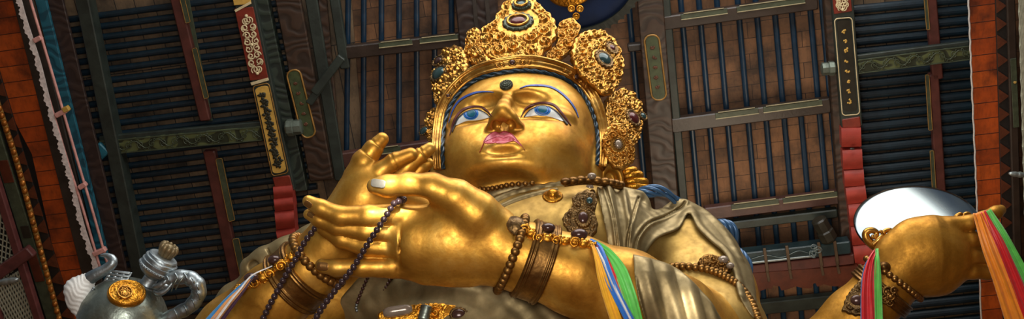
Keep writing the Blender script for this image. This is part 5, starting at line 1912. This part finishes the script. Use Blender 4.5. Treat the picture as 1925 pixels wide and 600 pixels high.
def build_beams():
    pillar_l(); pillar_r()
    oval_post((533, -40), (604, 340), 46, (550, 132), (582, 258), 21, 70, 'dark timber post with a long green oval panel by the yellow-leaf pillar', M['carved_red'], 5)
    solo('timber_post', bar((578, -40), (640, 340), 22, 60, 12, 3), M['timber_green'], 'dark green timber next to the oval-panelled post, towards the raised fingers', 'post')
    solo('timber_post', bar((602, -40), (634, 320), 16, 46, 13, 3), M['carved_red'], 'thin brown timber behind the crossed braces beside the fingertips', 'post')
    solo('timber_post', bar((622, -40), (648, 130), 18, 54, 20, 3), M['timber_green'], 'short dark timber meeting the strip-painted beam above the fingertips', 'post')
    solo('brace', bar((590, 176), (642, 108), 16, 86, 13, 2), M['timber_green'], 'upper dark brace slanting up to the strip-painted beam', 'brace')
    solo('brace', bar((580, 196), (612, 150), 14, 84, 12, 2), M['timber_green'], 'lower dark brace slanting between two timbers near the fingertips', 'brace')
    oval_post((1219, -40), (1256, 430), 48, (1224, 66), (1240, 188), 23, 70, 'dark timber post with a green oval panel beside the crown', M['carved_red'], 6)
    solo('timber_post', bar((1248, -40), (1290, 430), 16, 50, 16, 3), M['timber_green'], 'narrow dark timber flanking the oval-panelled post beside the crown', 'post')
    t = thing('timber_post', base_pt((905, 100), 60), 'broad dark brown grooved post rising behind the crown', 'post')
    obj('shaft', bar((888, -60), (908, 140), 78, 60, 36, 4), M['carved_brown'], t, smooth=False)
    obj('groove_strip', join(bar((886, -60), (903, 140), 8, 66, 8, 1), bar((910, -60), (926, 140), 8, 66, 8, 1)), M['timber'], t, smooth=False)

    def beam(p0, p1, w, label, mat, strips_=(), lift=52, thick=27, name='roof_beam'):
        t = thing(name, base_pt(p0, lift), label, 'beam')
        obj('timber', bar(p0, p1, w, lift, thick, 3), mat, t, smooth=False)
        up = -w * .30
        for a, b in strips_:
            q0, q1 = lerp(p0, p1, a, up), lerp(p0, p1, b, up)
            s = obj('painted_strip', bar(q0, q1, w * .34, lift + 2, 5, .8), M['moss'], t, smooth=False)
            obj('strip_line', join(bar(lerp(p0, p1, a, up + w * .2), lerp(p0, p1, b, up + w * .2), 1.6, lift + 4, 4, .3), bar(lerp(p0, p1, a + .02, up - w * .2), lerp(p0, p1, b - .02, up - w * .2), 1.3, lift + 4, 4, .3)), M['cream_dull'], s, smooth=False)
        return t
    beam((640, 101), (866, 76), 25, 'brown beam with pale painted strips above the raised fingertips', M['timber_brown'], ((.32, .60), (.66, .98)))
    beam((630, 305), (830, 278), 30, 'dark red-brown beam just behind the raised fingertips', M['timber_red_dark'], ((.3, .62),))
    beam((1180, 92), (1215, 88), 14, 'short dark beam in the gap beside the blue canopy', M['timber'])
    beam((1246, 45), (1538, 5), 27, 'uppermost strip-painted beam of the wide boarded bay', M['timber_brown'], ((.12, .42), (.48, .92)))
    beam((1262, 238), (1562, 199), 29, 'middle strip-painted beam of the wide boarded bay', M['timber_brown'], ((.28, .55), (.58, .95)))
    beam((1325, 404), (1580, 372), 26, 'green-striped beam of the wide boarded bay above the blue hair', M['timber_red_dark'], ((.2, .55), (.58, .98)))
    beam((1340, 430), (1575, 402), 17, 'plain green beam hugging the underside of the green-striped beam', M['timber_green'], (), 50)
    beam((1400, 585), (1640, 560), 26, 'lowest dark green beam below the carved lacquer beam', M['timber_green'], (), 52)
    hexbolt((1560, 452), (-22, -40), 17, 120, 'dark angular beam end above the carved lacquer beam', 'black_panel')
    # the lacquered beam with iron straps
    t = thing('lacquered_beam', base_pt((1400, 540), 120), 'strapped lacquered beam with blue scrolls and a scalloped rust underside', 'beam')
    obj('painted_top', bar((1380, 490), (1600, 466), 26, 120, 40, 3), M['blue_lacquer'], t, smooth=False)
    obj('gloss_line', bar((1405, 496), (1532, 482), 4, 123, 6, 1), M['steel'], t, smooth=False)
    sc = [spiral2((1532 + 6 * math.cos(k * 2.1), 471 + 7 * math.sin(k * 2.1)), 8, 1.5, k, 1 if k % 2 else -1, 124, 1.0, 1) for k in range(5)]
    sc += [tube(np.array([RP(x, y, 123) for x, y in spline([(1410, 488), (1440, 480), (1470, 484), (1500, 472), (1520, 476)], 20)]), 0.9, 6)]
    obj('scrollwork', join(*sc), M['dull_steel'], t)
    obj('board', bar((1385, 512), (1606, 488), 20, 114, 40, 2), M['timber_red'], t, smooth=False)
    vs = []
    xs = np.linspace(0, 1, 60)
    top0, top1 = (1390, 516), (1612, 500)
    fr, bk = [], []
    for s in xs:
        x, y = top0[0] + (top1[0] - top0[0]) * s, top0[1] + (top1[1] - top0[1]) * s
        dep = 30 + 6 * abs(math.sin(s * math.pi * 4.2)) - (8 if .28 < s < .34 or .62 < s < .66 else 0)
        for yy in (y, y + dep):
            fr.append(RP(x, yy, 118)); bk.append(RP(x, yy, 118) - RN * 36)
    v = np.array(fr + bk); N = len(fr); f = []
    for i in range(59):
        a = 2 * i
        f += [(a, a + 1, a + 3, a + 2), (N + a, N + a + 2, N + a + 3, N + a + 1), (a + 1, N + a + 1, N + a + 3, a + 3), (a, a + 2, N + a + 2, N + a)]
    f += [(0, N, N + 1, 1), (118, 119, N + 119, N + 118)]
    obj('scalloped_board', (v, f), M['rust'], t, smooth=False)
    for x in (1438, 1480, 1540, 1570):
        y = 490 - (x - 1380) * .109
        s = obj('iron_strap', join(bar((x - 1, y - 16), (x + 5, y + 28), 6, 124, 6, 1), bar((x + 4, y + 26), (x + 8, y + 46), 5, 122, 4, .6)), M['strap'], t, smooth=False)

    # timbers of the bay above the ewer
    def post(p0, p1, w, label, mat, sides, lift=60):
        t = thing('bay_post', base_pt(p1, lift), label, 'post')
        obj('timber', bar(p0, p1, w, lift, 24, 3), mat, t, smooth=False)
        for a, b, o, sw in sides:
            s = obj('painted_strip', bar(lerp(p0, p1, a, o), lerp(p0, p1, b, o), sw, lift + 3, 8, 1), M['moss'], t, smooth=False)
            obj('strip_line', outline_frame(lerp(p0, p1, a, o), lerp(p0, p1, b, o), sw, lift + 3, 1.0, .25), M['ochre'], s)
    post((320, -40), (385, 228), 20, 'red-brown timber with mossy strips above the carved beam over the ewer', M['timber_red'], ((.1, .32, -13, 9), (.5, .85, -13, 9)))
    solo('bay_post', bar((340, -40), (392, 228), 16, 35.5, 4, 1), M['moss'], 'mossy green timber backing the red-brown one above the ewer', 'post')
    post((392, 285), (462, 620), 22, 'red-brown timber with mossy strips below the carved beam, behind the ewer finial', M['timber_red'], ((.05, .4, -16, 12), (.5, .9, -16, 12)))
    post((1748, -40), (1764, 150), 20, 'red-brown timber above the carved beam behind the mirror', M['timber_red'], ((.2, .5, 11, 6),))
    post((1756, 140), (1772, 400), 18, 'red-brown timber below the carved beam, rising behind the mirror', M['timber_red'], ((.0, .4, 13, 7), (.55, .9, 13, 7)))

    def carved_beam(p0, p1, w, label):
        t = thing('carved_beam', base_pt(p0, 84), label, 'beam')
        obj('carved_face', bar(p0, p1, w, 84, 18, 3), M['carved_green'], t, smooth=False)
        obj('upper_edge', bar(lerp(p0, p1, 0, -w * .62), lerp(p0, p1, 1, -w * .62), w * .34, 80, 14, 2), M['timber_green'], t, smooth=False)
        k = rscale(*p0, 84); parts = []
        n = int(math.hypot(p1[0] - p0[0], p1[1] - p0[1]) / 21)
        vine = [lerp(p0, p1, t, w * .26 * math.cos(t * n * math.pi)) for t in np.linspace(.01, .99, n * 12)]
        parts.append(tube(np.array([RP(*q, 86) for q in vine]), 1.6, 6))
        for i in range(n):
            sg = 1 if i % 2 else -1
            parts.append(spiral2(lerp(p0, p1, (i + .5) / n, 0), w * .24, 1.3, sg * 1.6, sg, 86, 1.3, k))
            for e in (-.25, .25):
                parts.append(spiral2(lerp(p0, p1, (i + .5 + e) / n, sg * w * .27 * (1 if e > 0 else -1)), w * .11, .9, 1 + e, -sg, 86, 1.1, k))
        obj('scroll_carving', join(*parts), M['moss'], t)
        e = obj('edge_line', join(decor_line(p0, p1, w * .45, 2, 84), decor_line(p0, p1, -w * .43, 2, 84)), M['moss'], t, smooth=False)
    carved_beam((188, 279), (492, 251), 28, 'scroll-carved green beam running level above the ewer')
    carved_beam((1612, 126), (1826, 99), 28, 'scroll-carved green beam running level above the mirror')
    solo('beam_end', bar((172, 300), (196, 278), 26, 96, 30, 3), M['turquoise'], 'turquoise block where the carved beam meets the edge boards above the ewer', 'beam end')


M['timber_brown'] = plain('brown_timber', lin(46, 36, 30), .4, 0, var=.35, scale=2.5, bump=.2)
M['timber_red_dark'] = plain('dark_red_timber', lin(72, 46, 40), .45, 0, var=.35, scale=2.5, bump=.2)
M['cream_dull'] = plain('dull_cream', lin(150, 140, 108), .45, 0, var=.25, scale=6)
M['blue_lacquer'] = plain('blue_lacquer', lin(32, 48, 52), .3, .1, var=.4, scale=3, bump=.15)
M['flower'] = plain('faded_flower', lin(86, 50, 30), .55, 0, var=.3, scale=6)
M['strap'] = plain('iron_strap', lin(86, 70, 54), .4, .4, var=.3, scale=6)


def build_edges():
    Lf = 150
    # gallery edge beside the ewer
    solo('edge_timber', bar((145, -40), (276, 600), 24, 96, 50, 3), M['timber_green'], 'dark green timber at the edge of the bay above the ewer', 'timber')
    solo('carved_board', bar((88, -40), (246, 620), 38, 110, 12, 2), M['carved_brown'], 'brown board carved with curls beside the turquoise strip', 'board')
    solo('turquoise_board', bar((66, -40), (212, 560), 19, 124, 12, 1), M['turquoise_carved'], 'turquoise painted board beside the pink rail', 'board')
    t = thing('pink_rail', RP(197, 500, Lf), 'pink ladder-like rail along the lace-edged orange boards', 'rail')
    R1 = [(48, -30), (100, 145), (145, 300), (172, 390), (203, 500)]
    R2 = [(28, -30), (80, 145), (126, 300), (155, 390), (190, 510)]
    for R_, nm in ((R1, 'rail'), (R2, 'rail')):
        obj(nm, tube(np.array([RP(x, y, Lf) for x, y in spline(R_, 30)]), 3.8, 8), M['pink_rail'], t)
    obj('backing_board', bar((22, -80), (182, 560), 36, Lf - 14, 8, 1), M['timber'], t, smooth=False)
    for a, b in (((62, 78), (76, 71)), ((103, 219), (124, 208)), ((147, 355), (160, 347)), ((174, 480), (197, 470))):
        obj('rung', bar(a, b, 9, Lf + 8, 16, 2), M['pink_rail'], t, smooth=False)
    obj('knob', bar((117, 209), (128, 204), 10, Lf + 10, 14, 2), M['yellow_panel'], t, smooth=False)
    # lace fringe
    pts = spline([(33, -30), (48, 30), (76, 118), (98, 205), (122, 285), (140, 350), (160, 430), (188, 512)], 400)
    s = np.arange(400) / 400
    d = nrm(np.gradient(pts, axis=0)); nn = np.stack([-d[:, 1], d[:, 0]], 1)
    sc = 6 + 4.5 * np.abs(np.sin(s * np.pi * 19)) + 1.2 * np.sin(s * 400)
    outp = pts + nn * sc[:, None]
    k0 = np.array([RP(*q, Lf + 4) for q in pts]); k1 = np.array([RP(*q, Lf + 6) for q in outp])
    v = np.concatenate([k0, k1, k1 - RN * 4, k0 - RN * 4]); n = 400; f = []
    for i in range(n - 1):
        for a in range(4):
            b = (a + 1) % 4
            f.append((a * n + i, a * n + i + 1, b * n + i + 1, b * n + i))
    f += [(0, n, 2 * n, 3 * n), (n - 1, 4 * n - 1, 3 * n - 1, 2 * n - 1)]
    lc = solo('lace_fringe', (v, f), M['lace'], 'scalloped grey lace fringe hanging along the pink rail', 'fringe')
    # orange boards
    tag(slab([(-60, -60), (24, -60), (118, 285), (186, 516), (190, 640), (138, 640), (60, 290), (-60, 60)], Lf - 26, 10, M['orange_boards'], 'wall_ewer_side'), kind='structure')
    solo('zigzag_strip', bar((-40, 60), (136, 640), 30, Lf - 18, 7, 1), M['black_wood'], 'black strip with brown zigzag teeth along the orange boards by the lattice', 'trim')
    zz = bpy.context.scene.collection.objects['zigzag_strip']
    parts = []
    for i in range(18):
        a = lerp((-40, 60), (136, 640), (i + .1) / 18, -14); b = lerp((-40, 60), (136, 640), (i + .9) / 18, -14); c = lerp((-40, 60), (136, 640), (i + .5) / 18, 9)
        q = np.array([RP(*a, Lf - 15), RP(*b, Lf - 15), RP(*c, Lf - 15)]); parts.append((np.concatenate([q, q - RN * 4]), [(0, 1, 2), (5, 4, 3), (0, 3, 4, 1), (1, 4, 5, 2), (2, 5, 3, 0)]))
    for i, q in enumerate(parts):
        o = obj('tooth', q, M['rust_dark'], zz, smooth=False)
    # gilt beading, painted post, lattice frame
    t = thing('beaded_moulding', RP(116, 640, Lf), 'row of gilt and red carved beads along the painted corner post', 'moulding')
    L = spline([(-6, 190), (30, 300), (62, 418), (92, 530), (122, 640)], 33)
    obj('backing', tube(np.array([RP(*q, Lf - 4) for q in L]), 8, 8), M['ochre'], t)
    for i, q in enumerate(L):
        o = obj('bead', ball(RP(*q, Lf + 2), (8.5, 10, 7), None, 12, 8), M['amber_bead'], t)
    t = thing('corner_post', RP(100, 640, Lf), 'painted corner post with green and red patches beside the lattice', 'post')
    obj('shaft', bar((-28, 200), (110, 640), 24, Lf + 4, 12, 3), M['moss'], t, smooth=False)
    obj('red_patch', bar((4, 302), (17, 344), 20, Lf + 6, 4, 1), M['rust'], t, smooth=False)
    obj('red_patch', bar((56, 470), (75, 530), 18, Lf + 6, 4, 1), M['rust'], t, smooth=False)
    obj('dark_patch', bar((45, 425), (52, 448), 16, Lf + 6, 4, 1), M['black_panel'], t, smooth=False)
    t = scr = thing('lattice_screen', RP(60, 640, Lf + 30), 'maroon-framed screen of grey diamond lattice below the silver pipe and painted corner post', 'lattice screen')
    obj('stile', bar((-40, 250), (88, 660), 15, Lf + 30, 22, 3), M['maroon'], t, smooth=False)
    obj('stile', bar((-40, 490), (14, 660), 15, Lf + 30, 22, 3), M['maroon'], t, smooth=False)
    obj('cross_rail', bar((-40, 540), (56, 474), 22, Lf + 42, 26, 3), M['maroon'], t, smooth=False)
    def lattice(name, quad, lift, step, label):
        P0, P1, P2, P3 = [np.array(q, float) for q in quad]
        parts = []
        for sgn in (0, 1):
            for i in range(-12, 26):
                # clip each bar against the parallelogram in (s,t)
                a = i * step
                pts = []
                for s in np.linspace(0, 1, 60):
                    tt = a + (s if sgn else -s) * 1.25
                    if 0 <= tt <= 1: pts.append((s, tt))
                if len(pts) < 2: continue
                q = [P0 + (P1 - P0) * s + (P3 - P0) * tt for s, tt in (pts[0], pts[-1])]
                parts.append(bar(q[0], q[1], 2.3, lift + (3 if sgn else 0), 4, .6))
        return obj(name, join(*parts), M['lattice'], label, smooth=False)
    lattice('metal_lattice', [(-30, 330), (46, 490), (-30, 560), (-106, 400)], Lf + 14, .105, scr)
    lattice('metal_lattice', [(-10, 535), (46, 500), (90, 660), (20, 700)], Lf + 14, .105, scr)
    obj('lattice_backing', bar((-40, 200), (60, 700), 190, Lf - 36, 6, 1), M['black_wood'], scr, smooth=False)
    o = obj('silver_pipe', tube(np.array([RP(x, y, Lf + 70) for x, y in spline([(-30, 534), (0, 531), (18, 528), (35, 525)], 24)]), np.array([9, 9, 9, 9, 10, 10, 11, 10, 9, 9, 11, 12, 12, 12, 11, 10, 10, 11, 11, 10, 9, 8, 6, 3.]) * .9, 14), M['steel'], None)
    tag(o, 'silver pipe end in front of the diamond lattice', 'pipe')

    # the opposite edge, past the mirror
    c = np.array([RP(x, y, Lf) for x, y in spline([(1819, -40), (1823, 60), (1827, 160), (1833, 300), (1838, 420), (1846, 640)], 60)])
    c = c + np.array([0.8, 0, 0]) * np.sin(np.arange(60) * 1.9)[:, None] * 1.2
    tag(obj('white_cord', tube(c, 2.4, 8), M['white_cord'], None), 'white cord running down the edge of the orange boards by the mirror', 'cord')
    tag(slab([(1822, -60), (1872, -60), (1886, 640), (1846, 640), (1834, 300)], Lf - 26, 10, M['orange_boards'], 'wall_mirror_side'), kind='structure')
    solo('zigzag_strip', bar((1883, -40), (1902, 640), 24, Lf - 18, 7, 1), M['black_wood'], 'black strip with brown zigzag teeth behind the open palm and mirror', 'trim')
    z2 = [o for o in COL.objects if o.name.startswith('zigzag_strip')][-1]
    for i in range(20):
        a = lerp((1883, -40), (1902, 640), (i + .1) / 20, 11); b = lerp((1883, -40), (1902, 640), (i + .9) / 20, 11); c_ = lerp((1883, -40), (1902, 640), (i + .5) / 20, -8)
        q = np.array([RP(*a, Lf - 15), RP(*b, Lf - 15), RP(*c_, Lf - 15)])
        obj('tooth', (np.concatenate([q, q - RN * 4]), [(0, 1, 2), (5, 4, 3), (0, 3, 4, 1), (1, 4, 5, 2), (2, 5, 3, 0)]), M['rust_dark'], z2, smooth=False)
    t = thing('corner_post', RP(1912, 640, Lf), 'brown and green corner post past the mirror with a gilt strip', 'post')
    obj('shaft', bar((1900, -40), (1918, 640), 15, Lf + 4, 12, 3), M['timber_brown'], t, smooth=False)
    obj('green_patch', bar((1905, 110), (1911, 240), 11, Lf + 6, 4, 1), M['moss'], t, smooth=False)
    obj('gilt_patch', leaf_set((1908, 140), (1909, 170), 9, Lf + 6, 1, .8, 77), M['yellow_panel'], t)
    scr = thing('lattice_screen', RP(1940, 640, Lf), 'grey diamond lattice screen beyond the corner post past the mirror', 'lattice screen')
    lattice('metal_lattice', [(1914, -40), (1990, -60), (2010, 640), (1934, 660)], Lf + 14, .045, scr)
    obj('lattice_backing', bar((1955, -40), (1975, 640), 76, Lf - 6, 6, 1), M['black_wood'], scr, smooth=False)
    o = obj('silver_pipe', tube(np.array([RP(x, y, Lf + 70) for x, y in spline([(1960, 331), (1925, 329), (1912, 328), (1896, 326)], 24)]), np.array([9, 9, 9, 9, 10, 10, 11, 10, 9, 9, 11, 12, 12, 12, 11, 10, 10, 11, 11, 10, 9, 8, 6, 3.]) * .7, 14), M['steel'], None)
    tag(o, 'silver pipe end poking out past the open palm', 'pipe')
    # canopy over the head
    t = thing('round_canopy', P(1085, 60, -420), 'blue round canopy with a serrated rim and gilt bell above the crown', 'canopy')
    c = P(1085, -38, -420); R_ = 138
    v, f = [], []
    N = 150
    ax = -WU; uu = nrm(WR); vv = np.cross(ax, uu)
    for r, h in ((0, 26), (.4, 24), (.8, 12), (1.0, 0)):
        for j in range(N):
            a = 2 * math.pi * j / N
            v.append(c + (uu * math.cos(a) + vv * math.sin(a) * 1.0) * R_ * r - ax * h)
    for i in range(3):
        for j in range(N):
            j2 = (j + 1) % N
            f.append((i * N + j, i * N + j2, (i + 1) * N + j2, (i + 1) * N + j))
    nv = len(v)
    vb = [q - ax * 4 for q in v]
    v2 = v + vb
    f2 = f + [tuple(nv + i for i in q[::-1]) for q in f] + [(3 * N + j, 3 * N + (j + 1) % N, nv + 3 * N + (j + 1) % N, nv + 3 * N + j) for j in range(N)]
    obj('cloth_top', (np.array(v2), f2), M['canopy'], t)
    # serrated rim
    v, f = [], []
    for j in range(N):
        a = 2 * math.pi * j / N
        d = uu * math.cos(a) + vv * math.sin(a)
        rr = R_ + (13 if j % 3 else 20)
        v += [c + d * (R_ - 4) + ax * 3, c + d * rr + ax * 5, c + d * rr + ax * 1, c + d * (R_ - 4) - ax * 1]
    for j in range(N):
        b, b2 = 4 * j, 4 * ((j + 1) % N)
        for k in range(4):
            k2 = (k + 1) % 4
            f.append((b + k, b2 + k, b2 + k2, b + k2))
    obj('serrated_rim', (np.array(v), f), M['timber_green'], t, smooth=False)
    g0 = P(1072, -27, -340)
    obj('gilt_bell', lathe(g0, g0 + WU, [(-2, 50), (0, 56), (4, 57), (8, 54), (26, 46), (44, 28), (56, 6)], 48), M['gold_deep'], t)
    gc = [(1074, 17), (1090, 17), (1083, 31)]
    for x, y in gc:
        cc = P(x, y, -300)
        an = np.linspace(0, 2 * np.pi, 30, endpoint=False)
        obj('gilt_coin', join(lathe(cc, cc + np.array([0, .3, 1]), [(0, 8), (2, 8.4), (4, 7)], 24), tube(cc + np.stack([np.cos(an) * 6.5, np.sin(an) * 6.2, np.full(30, 4.)], 1), 1.4, 6, closed=True), ball(cc + [0, 1, 4], (2.6, 2.6, 2))), M['gold_deep'], t)


M['turquoise_carved'] = carved('carved_turquoise', lin(30, 92, 110), lin(20, 68, 84))
M['rust_dark'] = plain('dark_rust', lin(84, 40, 18), .55, 0, var=.3, scale=8, bump=.2)
M['amber_bead'] = gold_mat('amber_bead', lin(120, 66, 20), lin(170, 104, 34), lin(196, 130, 54), r=(.3, .45), patch=8, metal=.6)
# ------------------------------------------------------------------ assemble
QB = 2.2
statue = thing('golden_statue', P(960, 760, 150), 'giant golden crowned statue with painted face and raised hands', 'statue')
build_body(statue, QB)
build_face(statue)
build_crown(statue)
build_robe(statue, 2.2)
build_arm_c(statue, 2.2)
build_mala()
build_scarves()
build_ewer()
build_mirror()
build_roof()
build_beams()
build_edges()

# ------------------------------------------------------------------ camera
cam = bpy.data.cameras.new('camera'); co = bpy.data.objects.new('camera', cam); COL.objects.link(co)
cam.sensor_fit = 'HORIZONTAL'; cam.sensor_width = 36; cam.lens = F / W * 36; cam.clip_end = 400
co.matrix_world = CAM; SC.camera = co

# ------------------------------------------------------------------ light
w = bpy.data.worlds.new('hall_daylight'); SC.world = w; w.use_nodes = True
nt = w.node_tree; bg = nt.nodes['Background']
tc = nt.nodes.new('ShaderNodeTexCoord'); sx = nt.nodes.new('ShaderNodeSeparateXYZ'); rp = nt.nodes.new('ShaderNodeValToRGB')
nt.links.new(tc.outputs['Generated'], sx.inputs[0]); mp = nt.nodes.new('ShaderNodeMapRange')
mp.inputs[1].default_value = -1; mp.inputs[2].default_value = 1
nt.links.new(sx.outputs['Z'], mp.inputs[0]); nt.links.new(mp.outputs[0], rp.inputs[0])
e = rp.color_ramp.elements
e[0].position = 0.0; e[0].color = (.22, .11, .04, 1)
e[1].position = 1.0; e[1].color = (.30, .36, .42, 1)
m = e.new(.42); m.color = (.16, .10, .05, 1)
m = e.new(.55); m.color = (.30, .30, .30, 1)
nt.links.new(rp.outputs[0], bg.inputs[0]); bg.inputs[1].default_value = .45


def area(name, at, to, sx_, sy_, energy, col):
    l = bpy.data.lights.new(name, 'AREA'); l.shape = 'RECTANGLE'; l.energy = energy; l.size = sx_; l.size_y = sy_; l.color = col
    o = bpy.data.objects.new(name, l); COL.objects.link(o)
    a = Vector(to_world(at)); b = Vector(to_world(to)); o.location = a
    o.rotation_euler = (b - a).to_track_quat('-Z', 'Y').to_euler()
    return o


area('added_overhead_panel', P(1150, -760, -60), P(1020, 350, 60), 16, 9, 2500, (1, .97, .92))  # unseen panel, added to whiten the mirror disc and light upper surfaces
area('doorway_daylight', P(560, -250, 1700), P(950, 350, 0), 5, 4, 1250, (1, .95, .88))
area('added_roof_fill', P(1480, 690, -420), P(1440, 150, -1150), 5, 3, 260, (1, .82, .6))  # unseen warm fill, added to brighten the boards of the wide bay


def spot(name, at, to, energy, deg, blend=.5):
    l = bpy.data.lights.new(name, 'SPOT'); l.energy = energy; l.spot_size = math.radians(deg); l.spot_blend = blend; l.shadow_soft_size = .15; l.color = (1, .95, .85)
    o = bpy.data.objects.new(name, l); COL.objects.link(o)
    a = Vector(to_world(at)); b = Vector(to_world(to)); o.location = a
    o.rotation_euler = (b - a).to_track_quat('-Z', 'Y').to_euler()


spot('sunbeam_on_sleeve', P(1500, -500, 1100), P(1285, 575, 390), 9000, 4.5, .8)
spot('sunbeam_on_hand', P(900, -500, 900), P(730, 385, 375), 14000, 5.5, .9)

# ground of the hall
fl = bpy.data.meshes.new('floor')
fl.from_pydata([(-30, -20, 0), (30, -20, 0), (30, 45, 0), (-30, 45, 0), (-30, -20, -.2), (30, -20, -.2), (30, 45, -.2), (-30, 45, -.2)], [], [(0, 1, 2, 3), (7, 6, 5, 4), (0, 4, 5, 1), (1, 5, 6, 2), (2, 6, 7, 3), (3, 7, 4, 0)])
fl.materials.append(plain('floor_stone', lin(150, 96, 52), .5, 0, var=.2, scale=1.2))
fo = bpy.data.objects.new('floor', fl); COL.objects.link(fo); tag(fo, kind='structure')

vs = SC.view_settings
vs.view_transform = 'Standard'; vs.look = 'None'; vs.exposure = 0.0; vs.gamma = 1.0; vs.use_curve_mapping = False
